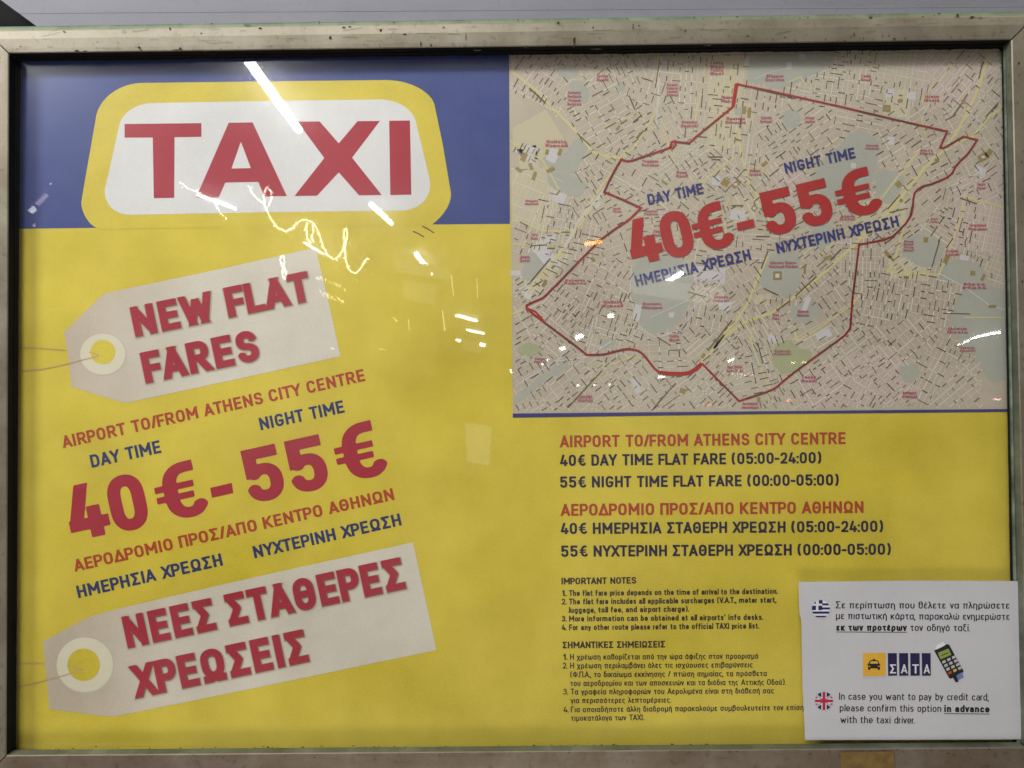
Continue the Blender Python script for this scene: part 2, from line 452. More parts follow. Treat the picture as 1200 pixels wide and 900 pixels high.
# ------------------------------------------------------------------ materials for metal, rubber, glass
def nodes_of(name):
    m = bpy.data.materials.new(name); m.use_nodes = True
    return m, m.node_tree, m.node_tree.nodes['Principled BSDF']
def noise(nt, scale, detail=5, rough=0.6, stretch=None):
    g = nt.nodes.new('ShaderNodeNewGeometry')
    n = nt.nodes.new('ShaderNodeTexNoise'); n.inputs['Scale'].default_value = scale
    n.inputs['Detail'].default_value = detail; n.inputs['Roughness'].default_value = rough
    if stretch:
        mp = nt.nodes.new('ShaderNodeMapping'); mp.inputs['Scale'].default_value = stretch
        nt.links.new(g.outputs['Position'], mp.inputs['Vector']); nt.links.new(mp.outputs[0], n.inputs['Vector'])
    else: nt.links.new(g.outputs['Position'], n.inputs['Vector'])
    return n
def ramp(nt, src, stops):
    r = nt.nodes.new('ShaderNodeValToRGB'); el = r.color_ramp.elements
    while len(el) < len(stops): el.new(0.5)
    for e, (p, c) in zip(el, stops): e.position = p; e.color = (*c, 1)
    nt.links.new(src, r.inputs[0]); return r
def metal(name, a, b, c, rough, metallic=0.55, stretch=(1.2, 1, 14), speck=0.55):
    m, nt, bs = nodes_of(name)
    n1 = noise(nt, 5, 7, 0.68, stretch)
    r = ramp(nt, n1.outputs['Fac'], [(0.30, a), (0.52, b), (0.72, c)])
    n2 = noise(nt, 130, 3)
    r2 = ramp(nt, n2.outputs['Fac'], [(0.28, (0.45, 0.42, 0.36)), (0.42, (1, 1, 1))])
    mx = nt.nodes.new('ShaderNodeMix'); mx.data_type = 'RGBA'; mx.blend_type = 'MULTIPLY'; mx.inputs[0].default_value = speck
    nt.links.new(r.outputs[0], mx.inputs[6]); nt.links.new(r2.outputs[0], mx.inputs[7])
    nt.links.new(mx.outputs[2], bs.inputs['Base Color'])
    bs.inputs['Metallic'].default_value = metallic
    rr = nt.nodes.new('ShaderNodeMapRange'); rr.inputs['To Min'].default_value = rough-0.08; rr.inputs['To Max'].default_value = rough+0.12
    nt.links.new(n1.outputs['Fac'], rr.inputs['Value']); nt.links.new(rr.outputs[0], bs.inputs['Roughness'])
    bp = nt.nodes.new('ShaderNodeBump'); bp.inputs['Strength'].default_value = 0.12; bp.inputs['Distance'].default_value = 0.0006
    nt.links.new(n2.outputs['Fac'], bp.inputs['Height']); nt.links.new(bp.outputs[0], bs.inputs['Normal'])
    return m
M_RAIL = metal('weathered_aluminium', (0.13, 0.110, 0.075), (0.19, 0.170, 0.125), (0.245, 0.225, 0.175), 0.46, 0.45, (2.5, 1, 2.5))
M_RAIL_LOW = metal('brown_reflection_aluminium', (0.12, 0.085, 0.055), (0.17, 0.135, 0.10), (0.22, 0.19, 0.15), 0.5, 0.45, (2.5, 1, 2.5))  # brown reflection of the surroundings put into the metal colour
M_LIP = metal('green_reflection_lip', (0.09, 0.125, 0.07), (0.15, 0.19, 0.12), (0.21, 0.24, 0.165), 0.55, 0.2, (6, 1, 6))  # greenish tube light reflected on the lip, painted as its colour
M_EDGE = metal('lit_rail_edge', (0.06, 0.07, 0.05), (0.12, 0.135, 0.10), (0.20, 0.22, 0.17), 0.45, 0.3, (4, 1, 4))  # light on the right and bottom inner walls put into the colour
M_SEAL = metal('lit_side_seal', (0.03, 0.04, 0.025), (0.10, 0.13, 0.09), (0.20, 0.24, 0.18), 0.5, 0.1, (6, 1, 6))  # paler gasket colour painted for the sides that catch the light
def plain(name, col, rough=0.6, spec=0.3):
    m, nt, bs = nodes_of(name)
    n1 = noise(nt, 60, 5)
    r = ramp(nt, n1.outputs['Fac'], [(0.3, tuple(c*0.7 for c in col)), (0.7, tuple(c*1.3 for c in col))])
    nt.links.new(r.outputs[0], bs.inputs['Base Color'])
    bs.inputs['Roughness'].default_value = rough; bs.inputs['Specular IOR Level'].default_value = spec
    return m
M_RUBBER = plain('black_rubber', (0.006, 0.006, 0.007), 0.75, 0.15)
M_WALL = metal('grey_painted_panel', (0.15, 0.153, 0.182), (0.172, 0.175, 0.206), (0.20, 0.202, 0.23), 0.6, 0.0, (1, 1, 3), 0.14)
M_GRIME = plain('grime', (0.035, 0.028, 0.018), 0.9, 0.1)
M_TAPE = plain('ochre_tape', (0.155, 0.098, 0.030), 0.6)

def glass_mat():
    m = bpy.data.materials.new('glazing'); m.use_nodes = True
    nt = m.node_tree; nt.nodes.clear()
    out = nt.nodes.new('ShaderNodeOutputMaterial')
    tr = nt.nodes.new('ShaderNodeBsdfTransparent'); tr.inputs[0].default_value = (0.97, 0.975, 0.96, 1)
    gl = nt.nodes.new('ShaderNodeBsdfGlossy'); gl.inputs['Roughness'].default_value = 0.016
    gr = nt.nodes.new('ShaderNodeBsdfGlossy'); gr.inputs['Roughness'].default_value = 0.25
    gm = nt.nodes.new('ShaderNodeMixShader'); gm.inputs[0].default_value = 0.20
    gs = nt.nodes.new('ShaderNodeBsdfGlossy'); gs.inputs['Roughness'].default_value = 0.12
    ga = nt.nodes.new('ShaderNodeMixShader'); ga.inputs[0].default_value = 0.22
    nt.links.new(gl.outputs[0], ga.inputs[1]); nt.links.new(gs.outputs[0], ga.inputs[2])
    nt.links.new(ga.outputs[0], gm.inputs[1]); nt.links.new(gr.outputs[0], gm.inputs[2])
    # Schlick reflectance of both faces of the pane, the same from in front and from behind
    g0 = nt.nodes.new('ShaderNodeNewGeometry')
    dt = nt.nodes.new('ShaderNodeVectorMath'); dt.operation = 'DOT_PRODUCT'
    nt.links.new(g0.outputs['Normal'], dt.inputs[0]); nt.links.new(g0.outputs['Incoming'], dt.inputs[1])
    def mth(op, a, b=None, clamp=False):
        q = nt.nodes.new('ShaderNodeMath'); q.operation = op; q.use_clamp = clamp
        for i, v in enumerate((a, b)):
            if v is None: continue
            if isinstance(v, (int, float)): q.inputs[i].default_value = v
            else: nt.links.new(v, q.inputs[i])
        return q.outputs[0]
    c1 = mth('SUBTRACT', 1.0, mth('ABSOLUTE', dt.outputs['Value']), True)
    mu = nt.nodes.new('ShaderNodeMath'); mu.operation = 'MULTIPLY_ADD'; mu.use_clamp = True; mu.inputs[1].default_value = 0.92; mu.inputs[2].default_value = 0.075
    nt.links.new(mth('POWER', c1, 5.0), mu.inputs[0])
    g = nt.nodes.new('ShaderNodeNewGeometry')
    n = nt.nodes.new('ShaderNodeTexNoise'); n.inputs['Scale'].default_value = 7; n.inputs['Detail'].default_value = 0
    nt.links.new(g.outputs['Position'], n.inputs['Vector'])
    bp = nt.nodes.new('ShaderNodeBump'); bp.inputs['Strength'].default_value = 0.10; bp.inputs['Distance'].default_value = 0.0009
    nt.links.new(n.outputs['Fac'], bp.inputs['Height'])
    for s in (gl, gs, gr): nt.links.new(bp.outputs[0], s.inputs['Normal'])
    m1 = nt.nodes.new('ShaderNodeMixShader'); nt.links.new(mu.outputs[0], m1.inputs[0])
    nt.links.new(tr.outputs[0], m1.inputs[1]); nt.links.new(gm.outputs[0], m1.inputs[2])
    # thin uneven film of dust
    df = nt.nodes.new('ShaderNodeBsdfDiffuse'); df.inputs[0].default_value = (0.72, 0.70, 0.66, 1)
    n2 = nt.nodes.new('ShaderNodeTexNoise'); n2.inputs['Scale'].default_value = 3.5; n2.inputs['Detail'].default_value = 9; n2.inputs['Roughness'].default_value = 0.65
    nt.links.new(g.outputs['Position'], n2.inputs['Vector'])
    r = nt.nodes.new('ShaderNodeMapRange'); r.inputs['From Min'].default_value = 0.35; r.inputs['From Max'].default_value = 0.75
    r.inputs['To Min'].default_value = 0.0; r.inputs['To Max'].default_value = 0.05
    nt.links.new(n2.outputs['Fac'], r.inputs['Value'])
    m2 = nt.nodes.new('ShaderNodeMixShader'); nt.links.new(r.outputs[0], m2.inputs[0])
    nt.links.new(m1.outputs[0], m2.inputs[1]); nt.links.new(df.outputs[0], m2.inputs[2])
    nt.links.new(m2.outputs[0], out.inputs['Surface'])
    return m
M_GLASS = glass_mat()
def glow(name, col, s):
    m = bpy.data.materials.new(name); m.use_nodes = True
    nt = m.node_tree; nt.nodes.clear()
    out = nt.nodes.new('ShaderNodeOutputMaterial'); e = nt.nodes.new('ShaderNodeEmission')
    e.inputs[0].default_value = (*col, 1); e.inputs[1].default_value = s
    nt.links.new(e.outputs[0], out.inputs['Surface']); return m

# ------------------------------------------------------------------ setting: wall panel behind and above the case
def box(name, x0, x1, y0, y1, z0, z1, mat, parent=None, kind=None):
    V = [(x0, y0, z0), (x1, y0, z0), (x1, y1, z0), (x0, y1, z0), (x0, y0, z1), (x1, y0, z1), (x1, y1, z1), (x0, y1, z1)]
    F = [(0, 1, 5, 4), (1, 2, 6, 5), (2, 3, 7, 6), (3, 0, 4, 7), (4, 5, 6, 7), (3, 2, 1, 0)]
    o = mesh_obj(name, V, F, mat, parent)
    if kind: o['kind'] = kind
    return o
# folded sheet: its left end is cut on a slant, a shadowy recess shows beyond the cut
YW = 0.004
def wall_sheet():
    prof = [(at(600, 45, YW)[2], YW), (at(600, 12.6, YW)[2], YW), (at(600, 11.9, YW)[2], YW-0.0003), (at(600, 11.1, YW)[2], YW), (at(600, -60, YW)[2], YW)]
    xa = at(62, 45, YW); xb = at(0, 2, YW); sl = (xb[0]-xa[0])/(xb[2]-xa[2])
    zb = at(37, 29, YW); V = []; F = []
    nx = 90; xr = at(1400, 20, YW)[0]
    for z, y in prof:
        x0 = zb[0]+(z-zb[2])*((at(0, 2, YW)[0]-zb[0])/(at(0, 2, YW)[2]-zb[2]))
        for i in range(nx+1):
            x = x0+(xr-x0)*i/nx
            V.append((x, y-0.0004*math.sin(x*9), z-0.0003*math.sin(x*5.0)-x*0.0045))
    n = nx+1
    for j in range(len(prof)-1):
        for i in range(nx): F.append((j*n+i, j*n+i+1, (j+1)*n+i+1, (j+1)*n+i))
    # return edge along the slanted cut, 12 mm deep
    k = len(V)
    for j in range(len(prof)):
        x, y, z = V[j*n]; V.append((x+0.001, y+0.012, z))
    for j in range(len(prof)-1): F.append((j*n, (j+1)*n, k+j+1, k+j))
    return V, F
V, F = wall_sheet()
o = mesh_obj('wall', V, F, M_WALL); tag(o, 'grey painted sheet metal wall above the display case', kind='structure')
o = box('wall_recess', -1.3, 1.4, 0.07, 0.09, -0.8, 1.6, M_RUBBER, kind='structure'); tag(o, 'black recess behind the slanted wall sheet')

# ------------------------------------------------------------------ display case
case = thing('display_case', at(600, 886, 0.0), 'wall mounted glazed display case with weathered aluminium frame around the taxi poster', 'display case')
FI = [(10, 62.3), (1185.5, 46.3), (1204, 876), (7, 885.3)]            # inner edge of the frame's face, px
FO = [(-22, 30.3), (1219, 12.0), (1238, 909), (-26, 920)]             # outer edge
PE = [(23.5, 71.8), (1173.6, 57.3), (1187, 872.5), (18.6, 878.6)]     # edge of the visible poster
def lerp(a, b, t): return tuple(a[i]+(b[i]-a[i])*t for i in range(len(a)))
fi = [at(x, y, Y_FRAME) for x, y in FI]
fo = [at(x, y, Y_FRAME) for x, y in FO]
pe = [at(x, y, -0.0088) for x, y in PE]
YB = -0.0102
random.seed(4)
def rail(k, mat, name='frame_rail'):
    a, b = k, (k+1) % 4
    V = []; F = []
    prof = [(0.0, YB), (0.0, Y_FRAME+0.0010), (0.03, Y_FRAME), (0.16, Y_FRAME-0.0004), (0.50, Y_FRAME-0.0010), (0.78, Y_FRAME-0.0004), (0.83, Y_FRAME), (0.93, Y_FRAME+0.0009), (1.0, Y_FRAME+0.0026), (1.0, 0.003)]
    n = 40
    for t, y in prof:
        A = lerp(fi[a], fo[a], t); B = lerp(fi[b], fo[b], t)
        A = Vector((A[0], y, A[2])); B = Vector((B[0], y, B[2])); d = (B-A).normalized()*0.0008
        A += d; B -= d
        for i in range(n+1):
            p = A.lerp(B, i/n); V.append((p.x, p.y, p.z))
    m = n+1
    mats = []
    for j in range(len(prof)-1):
        for i in range(n):
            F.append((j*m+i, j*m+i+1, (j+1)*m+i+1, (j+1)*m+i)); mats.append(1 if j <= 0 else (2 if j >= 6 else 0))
    # mitre faces
    F.append(tuple(j*m for j in range(len(prof)))); mats.append(0)
    F.append(tuple(j*m+n for j in reversed(range(len(prof))))); mats.append(0)
    o = mesh_obj(name, V, F, mat, case)
    o.data.materials.append(M_EDGE if k in (1, 2) else M_RUBBER if k == 0 else M_RUBBER)  # inner walls: shade painted black at top and left, others painted lit
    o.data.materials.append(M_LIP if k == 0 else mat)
    if k in (1, 2):
        pass
    for p, q in zip(o.data.polygons, mats): p.material_index = q
    return o
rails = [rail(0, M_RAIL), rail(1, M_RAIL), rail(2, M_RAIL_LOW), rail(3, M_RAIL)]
rails[0]['label'] = 'top rail with greenish reflection painted on its edge and black specks'
rails[2]['label'] = 'bottom rail with brown reflection painted on its face'
def gasket(k, mat):
    """rubber strip from the foot of the rail to the glass: bead, groove, thin lip lying on the pane"""
    a, b = k, (k+1) % 4
    A0, B0 = Vector((fi[a][0], YB, fi[a][2])), Vector((fi[b][0], YB, fi[b][2]))
    A1, B1 = Vector(pe[a]), Vector(pe[b])
    prof = [(0, -0.0122), (0.22, -0.0128), (0.45, -0.0118), (0.55, -0.0100), (0.72, -0.0096), (0.86, -0.0100), (1.0, -0.0086)]
    n = 420; V = []; F = []
    jit = []
    v = 0
    for i in range(n+1):
        v = v*0.72+random.gauss(0, 0.30)
        blob = 0.9 if (k == 0 and random.random() < 0.07) else 0
        jit.append(v*(1.0 if k == 0 else 0.45)+blob)
    for t, y in prof:
        A = A0.lerp(A1, t); B = B0.lerp(B1, t)
        for i in range(n+1):
            s = i/n; p = A.lerp(B, s); q = (A1.lerp(B1, s)-A0.lerp(B0, s)).normalized()
            e = jit[i]*0.00055*(1 if t == 1.0 else 0.45 if t > .8 else 0)
            # rounded inner corners
            r = 0
            if t > 0.8:
                ds = min(s, 1-s)*(B-A).length
                if ds < 0.004: r = (0.004-ds)**2/0.004*0.8
            p = p+q*(e+r); V.append((p.x, y, p.z))
    m = n+1; mats = []
    for j in range(len(prof)-1):
        for i in range(n): F.append((j*m+i, j*m+i+1, (j+1)*m+i+1, (j+1)*m+i)); mats.append(1 if j <= 2 else 0)
    o = mesh_obj('rubber_gasket', V, F, M_RUBBER, case)
    o.data.materials.append(mat)
    for p, q in zip(o.data.polygons, mats): p.material_index = q
    return o
gasket(0, M_RUBBER); gasket(1, M_SEAL); gasket(2, M_SEAL); gasket(3, M_RUBBER)
# backing tray behind the poster, and the pane
cx = [p[0] for p in fo]; cz = [p[2] for p in fo]
box('back_tray', min(cx)+0.004, max(cx)-0.006, 0.002, 0.05, min(cz)+0.004, max(cz)-0.03, M_RUBBER, case)
px0, px1 = min(p[0] for p in fi)+0.001, max(p[0] for p in fi)-0.001
pz0, pz1 = min(p[2] for p in fi)+0.001, max(p[2] for p in fi)-0.006
pane = mesh_obj('glass_pane', [(px0, Y_GLASS, pz0), (px1, Y_GLASS, pz0), (px1, Y_GLASS, pz1), (px0, Y_GLASS, pz1)], [(0, 1, 2, 3)], M_GLASS, case)

# grime specks on the top rail and gasket
def blobs(name, L, y, mat, parent, layer=0, seed=1):
    rnd = random.Random(seed); V = []; F = []
    for (x, yy, rx, ry) in L:
        k = len(V); n = 9
        for i in range(n):
            a = i/n*2*math.pi; r = rnd.uniform(.55, 1.2)
            V.append((x+rx*r*math.cos(a), yy+ry*r*math.sin(a)))
        F.append(tuple(range(k, k+n)))
    o = mesh_obj(name, at_np(V, y-layer*LAY), F, mat, parent); return o
SP = [(90, 59.5, 4, 1), (100, 60, 3, 1), (163, 55.5, 1.4, 2), (166, 59, 2, .8), (207, 58.5, 4, .9), (211, 57, 1.5, 1.6), (240, 60, 3, .9), (305, 33, 2.2, 1), (199, 33.5, 1, 1.6),
      (387, 44, 1.3, 2.6), (403, 32, 2, .8), (410, 31, 2.5, .6), (446, 35.5, 1.9, 1.8), (474.5, 40, 2, 1.4), (493, 51, 1, 4), (505, 53, 1.6, 1.6), (445, 53, .5, 2), (520, 32, 1.4, .8),
      (673, 47, 1.6, 4.5), (672.5, 54, 1, 2), (654, 26.5, 1.6, .9), (695, 32, .9, 2), (742, 31, .6, 4), (749, 30, 1, .6), (803, 36, 1.3, 1.1), (641, 53.5, .8, .9), (616, 56, 2.4, .8), (920, 44, .8, 1.4),
      (1048, 45, 1.6, 1.3), (1034, 42, .6, 2), (1001, 40, .8, 2.8), (1140, 20, 3.6, 1.5), (1122, 18, 1.5, 2), (1100, 16, 3, .7), (1020, 20.5, 3, .7), (864, 19.5, 2.2, .7), (935, 50, .5, 1.5), (290, 29.5, 5, .5), (236, 39, 1.4, .8), (75, 37, 1.6, .6), (546, 44, .4, 5), (990, 48, 3, .8), (1087, 47, 3, .6), (560, 59, 6, .8), (700, 57.5, 8, .8), (830, 53, 5, .8)]
rs = random.Random(8)
for _ in range(110):
    x = rs.uniform(0, 1190); base = 61.5-15.6*x/1190; top = 29-16.5*x/1190
    y = base-abs(rs.gauss(0, 3.5))-.6 if rs.random() < .6 else top+abs(rs.gauss(0, 3))+1.2
    SP.append((x, y, rs.uniform(.3, 1.3), rs.uniform(.25, .7)))
o = blobs('grime_speck', SP, Y_FRAME-0.0013, M_GRIME, case); o['kind'] = 'stuff'
E2 = [(rs.uniform(0, 1190), 0, rs.uniform(.4, 1.4), rs.uniform(.3, .6)) for _ in range(46)]
E2 = [(x, 885.6-9*x/1197+abs(rs.gauss(0, 2.0))+.5, a, b) for x, _, a, b in E2]
o = blobs('grime_speck', E2, Y_FRAME-0.0013, M_GRIME, case, seed=3); o['kind'] = 'stuff'
rt = [(1192 + (y-60)*.0215 + rs.uniform(-1, 3), y, rs.uniform(.4, 1.6), rs.uniform(.5, 2)) for y in [74, 88, 120, 190, 260, 330, 420, 470, 560, 640, 700, 760]]
o = blobs('grime_speck', rt, Y_FRAME-0.0013, M_GRIME, case, seed=5); o['kind'] = 'stuff'

# ------------------------------------------------------------------ poster
poster = thing('poster', at(600, 879, 0.0), 'large yellow and blue taxi flat fare poster with city map behind the glass', 'poster')
def sheet(name, corners, mat, parent, y, thick, nx=60, nz=40, wave=0.0):
    """paper sheet between four pixel corners TL TR BR BL, slightly wavy, real thickness"""
    c = [Vector(at(x, yy, y)) for x, yy in corners]; V = []; F = []
    for j in range(nz+1):
        for i in range(nx+1):
            s, t = i/nx, j/nz
            p = (c[0].lerp(c[1], s)).lerp(c[3].lerp(c[2], s), t)
            V.append((p.x, y, p.z))
    n = nx+1
    for j in range(nz):
        for i in range(nx): F.append((j*n+i, (j+1)*n+i, (j+1)*n+i+1, j*n+i+1))
    k = len(V)
    rim = [i for i in range(n)]+[j*n+nx for j in range(1, nz+1)]+[nz*n+i for i in range(nx-1, -1, -1)]+[j*n for j in range(nz-1, 0, -1)]
    for i in rim: x, yy, z = V[i]; V.append((x, y+thick, z))
    r = len(rim)
    for i in range(r): F.append((rim[i], rim[(i+1) % r], k+(i+1) % r, k+i))
    F.append(tuple(k+i for i in reversed(range(r))))
    return mesh_obj(name, V, F, mat, parent)
sheet('paper_sheet', [(18, 62), (1179, 50), (1193, 880), (13, 886)], M_YELLOW, poster, 0.0, 0.0008, 1, 1)
poly_px('blue_header_band', [(18, 60), (596.6, 55), (597.6, 262.3), (560, 262.6), (300, 264.6), (150, 266.4), (18, 268.2)], M_BLUE, poster, 1)
# taxi roof sign emblem
emb = [(114.5, 267.5)] + qarc((114.5, 267.5), (97, 262), (95.2, 238), 8)[1:] + [(96, 232), (104, 186), (112, 140)] + qarc((112, 140), (116, 98), (166, 97.2), 12)[1:] + [(300, 95.5), (452, 93.8)] \
    + qarc((452, 93.8), (500, 93.5), (509, 122), 12)[1:] + [(519, 170), (528.4, 226)] + qarc((528.4, 226), (531, 246), (506.5, 262.8), 8)[1:] + [(506.5, 264), (114.5, 268.5)]
EMB = mesh_obj('taxi_sign_emblem', at_np(emb, -2*LAY), [tuple(range(len(emb)))], M_YELLOW, poster)
inn = qarc((139.5, 148), (143, 121.4), (178, 120.8), 12)+[(300, 118.5), (446, 116.5)]+qarc((446, 116.5), (480, 116.5), (487, 141), 12)[1:]+[(496, 178), (503.8, 212)]+qarc((503.8, 212), (509, 245.6), (472, 246.6), 12)[1:]+[(300, 249), (152, 251.8)]+qarc((152, 251.8), (120, 251.8), (122.8, 222), 12)[1:]+[(131, 186)]
inn_o = mesh_obj('sign_face', at_np(inn, -3*LAY), [tuple(range(len(inn)))], M_WHITE, EMB)
def letter(polys, mat, parent, layer, name='letter'):
    V = []; F = []
    for p in polys: k = len(V); V += list(p); F.append(tuple(range(k, k+len(p))))
    return mesh_obj(name, at_np(V, -layer*LAY), F, mat, parent)
letter([[(146, 145.3), (236, 144.3), (236, 160.3), (204.5, 160.8), (204.2, 231.8), (180.2, 232.2), (179, 161.2), (146, 161.2)]], M_RED, EMB, 4)
letter([[(268, 143.8), (296, 143.4), (282.2, 166), (271.2, 197.5), (264, 214), (256.5, 231.2), (230.4, 231.6), (233, 224)],
        [(296, 143.4), (336.2, 229.8), (310, 230.4), (302.6, 213.2), (294, 197), (282.2, 166)],
        [(271.2, 197.5), (294, 197), (302.6, 213.2), (264, 214)]], M_RED, EMB, 4)
letter([[(348.6, 142.6), (374.6, 142.3), (397, 168), (419, 142), (445.2, 141.7), (412.6, 184.8), (447.5, 228.6), (420.8, 229), (397, 202), (371.5, 229.4), (345, 229.7), (380, 185.2)]], M_RED, EMB, 4)
letter([[(456, 141.5), (480.4, 141.2), (482, 228.2), (457.4, 228.6)]], M_RED, EMB, 4)

# the two printed price tags
def price_tag(outline, ring_c, ring_r, hole_c, hole_r, strings, lines):
    T = mesh_obj('price_tag', at_np(outline, -2*LAY), [tuple(range(len(outline)))], M_TAG, poster)
    def disc(c, r, n=40): return [(c[0]+r[0]*math.cos(i/n*2*math.pi), c[1]+r[1]*math.sin(i/n*2*math.pi)) for i in range(n)]
    q = disc(ring_c, (ring_r[0]+1.0, ring_r[1]+1.2)); q = [(x+.4, y+.7) for x, y in q]
    mesh_obj('eyelet_shade', at_np(q, -2.6*LAY), [tuple(range(len(q)))], M_TAGEDGE2, T)
    mesh_obj('eyelet', at_np(disc(ring_c, ring_r), -3*LAY), [tuple(range(40))], M_TAGRING, T)
    mesh_obj('eyelet_hole', at_np(disc(hole_c, hole_r), -4*LAY), [tuple(range(40))], M_YELLOW, T)
    for s in strings: ribbon_px('string', s, 1.1, M_STRING, T, 5.5)
    for (txt, a, b, cap) in lines:
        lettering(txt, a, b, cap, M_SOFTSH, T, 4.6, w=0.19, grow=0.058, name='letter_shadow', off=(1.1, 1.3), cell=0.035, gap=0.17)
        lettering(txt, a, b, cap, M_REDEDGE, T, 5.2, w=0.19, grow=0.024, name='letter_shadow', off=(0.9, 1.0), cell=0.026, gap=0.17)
        lettering(txt, a, b, cap, M_REDTAG, T, 6, w=0.175, grow=0.010, cell=0.026, gap=0.17)
    return T
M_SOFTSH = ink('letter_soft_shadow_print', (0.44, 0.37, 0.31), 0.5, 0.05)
M_TAGEDGE2 = ink('eyelet_shade_print', (0.45, 0.42, 0.36), 0.5, 0.05)
price_tag([(75, 389)]+qarc((75, 389), (80, 380), (120, 345.5), 1)[1:]+[(128, 342.5), (250, 317), (370, 290.3), (385, 354), (399, 417.5), (270, 446), (150, 471.6), (143, 471.5), (84, 453.5), (80, 420)],
          (120.5, 415), (26.5, 24), (120.5, 412.5), (14.6, 14.2), [[(22, 407), (48, 408), (76, 410.2)], [(104, 412.5), (112, 414.5), (116, 417)], [(22, 435), (50, 432.5), (78, 426.5), (100, 421), (116, 417)]],
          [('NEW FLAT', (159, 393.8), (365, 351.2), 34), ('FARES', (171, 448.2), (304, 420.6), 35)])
price_tag([(50, 752)]+[(64, 744), (96, 727), (112, 720.5)]+[(140, 713), (300, 676), (484, 635.5), (498, 700), (511.5, 761.8), (300, 806), (140, 838.6), (124, 839.5), (58, 831), (54, 790)],
          (99.5, 779), (33, 32), (98, 779), (19, 19), [[(20, 778), (36, 777.2), (53, 777.5)], [(78, 780), (88, 781), (95, 784)], [(20, 805), (40, 801), (66, 794), (84, 789), (96, 784)]],
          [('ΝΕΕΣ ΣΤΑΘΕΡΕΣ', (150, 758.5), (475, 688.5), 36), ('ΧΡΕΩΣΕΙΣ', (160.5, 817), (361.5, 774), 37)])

# headings on the left
LT = lambda t, a, b, cap, m, w=.165, **k: lettering(t, a, b, cap, m, poster, 2, w=w, **k)
LT('AIRPORT TO/FROM ATHENS CITY CENTRE', (74.3, 525.4), (428.4, 446.2), 14.3, M_REDTXT, .18)
LT('DAY TIME', (107.7, 548.2), (189.4, 530.4), 15, M_BLUETXT, .18)
LT('NIGHT TIME', (305.8, 504.2), (404.2, 483.2), 14.6, M_BLUETXT, .18)
LT('ΑΕΡΟΔΡΟΜΙΟ ΠΡΟΣ/ΑΠΟ ΚΕΝΤΡΟ ΑΘΗΝΩΝ', (88, 670), (462.6, 585.6), 14, M_REDTXT, .18)
LT('ΗΜΕΡΗΣΙΑ ΧΡΕΩΣΗ', (92, 701), (261.5, 662.5), 14.6, M_BLUETXT, .18)
LT('ΝΥΧΤΕΡΙΝΗ ΧΡΕΩΣΗ', (298.6, 654.4), (471, 615.4), 14.4, M_BLUETXT, .18)
def big_fare(chars, mat, parent, layer):
    """each figure: character, base-line left and right pixel, height"""
    for ch, a, b, h, w in chars: lettering(ch, a, b, h, mat, parent, layer, w=w, cell=0.02, name='fare_figure')
big_fare([('4', (85.6, 634.6), (131.6, 624.6), 64, .21), ('0', (135.5, 625.8), (177.5, 616.4), 66, .205), ('€', (190.0, 613.6), (246.0, 601.1), 66, .185), 
          ('5', (294.0, 591.0), (336.5, 581.6), 63.5, .205), ('5', (345.0, 580.0), (388, 570.4), 63.5, .205), ('€', (400.5, 567.3), (456.0, 554.9), 66, .185)], M_RED, poster, 2)

poly_px('fare_figure', [(246.2, 571.8), (271.6, 565.8), (273.4, 577.8), (248.4, 583.4)], M_RED, poster, 2)
# headings on the right
LT('AIRPORT TO/FROM ATHENS CITY CENTRE', (656.2, 524.4), (991, 520.4), 14, M_REDTXT, .18)
LT('40€ DAY TIME FLAT FARE (05:00-24:00)', (656.4, 546.2), (962.6, 542.8), 13.2, M_NAVY, .18)
LT('55€ NIGHT TIME FLAT FARE (00:00-05:00)', (656.4, 571.6), (983, 568.8), 13.2, M_NAVY, .18)
LT('ΑΕΡΟΔΡΟΜΙΟ ΠΡΟΣ/ΑΠΟ ΚΕΝΤΡΟ ΑΘΗΝΩΝ', (657.2, 604.6), (1012, 601.2), 14, M_REDTXT, .18)
LT('40€ ΗΜΕΡΗΣΙΑ ΣΤΑΘΕΡΗ ΧΡΕΩΣΗ (05:00-24:00)', (657.2, 626), (1035, 623.2), 13.2, M_NAVY, .18)
LT('55€ ΝΥΧΤΕΡΙΝΗ ΣΤΑΘΕΡΗ ΧΡΕΩΣΗ (00:00-05:00)', (657.6, 652.6), (1044, 650), 13.2, M_NAVY, .18)
LT('IMPORTANT NOTES', (658, 685), (745.6, 683.9), 7.8, M_DARK, .19)
LT('ΣΗΜΑΝΤΙΚΕΣ ΣΗΜΕΙΩΣΕΙΣ', (659.2, 759.8), (779.4, 758.8), 7.8, M_DARK, .19)
def note(num, txt, x0, y0, x1, y1, w):
    if num: LT(num, (x0-8.6, y0), (x0-2.8, y0), 6.8, M_DARK, w)
    LT(txt, (x0, y0), (x1, y1), 6.9, M_DARK, w)
note('1.', 'The flat fare price depends on the time of arrival to the destination.', 666.8, 698.5, 911.6, 696.0, .185)
note('2.', 'The flat fare includes all applicable surcharges (V.A.T., meter start,', 666.8, 708.4, 909.8, 706.2, .185)
note('', 'luggage, toll fee, and airport charge).', 666.8, 718.3, 807.8, 716.8, .185)
note('3.', "More information can be obtained at all airports' info desks.", 666.9, 728.4, 894.4, 726.4, .185)
note('4.', 'For any other route please refer to the official TAXI price list.', 666.9, 738.6, 889.8, 736.6, .185)
note('1.', 'Η χρέωση καθορίζεται από την ώρα άφιξης στον προορισμό', 668, 773.2, 888.6, 772.0, .15)
note('2.', 'Η χρέωση περιλαμβάνει όλες τις ισχύουσες επιβαρύνσεις', 668, 783.4, 882, 782.2, .15)
note('', '(Φ.Π.Α., το δικαίωμα εκκίνησης / πτώση σημαίας, τα πρόσθετα', 668.2, 793.8, 898.6, 792.4, .15)
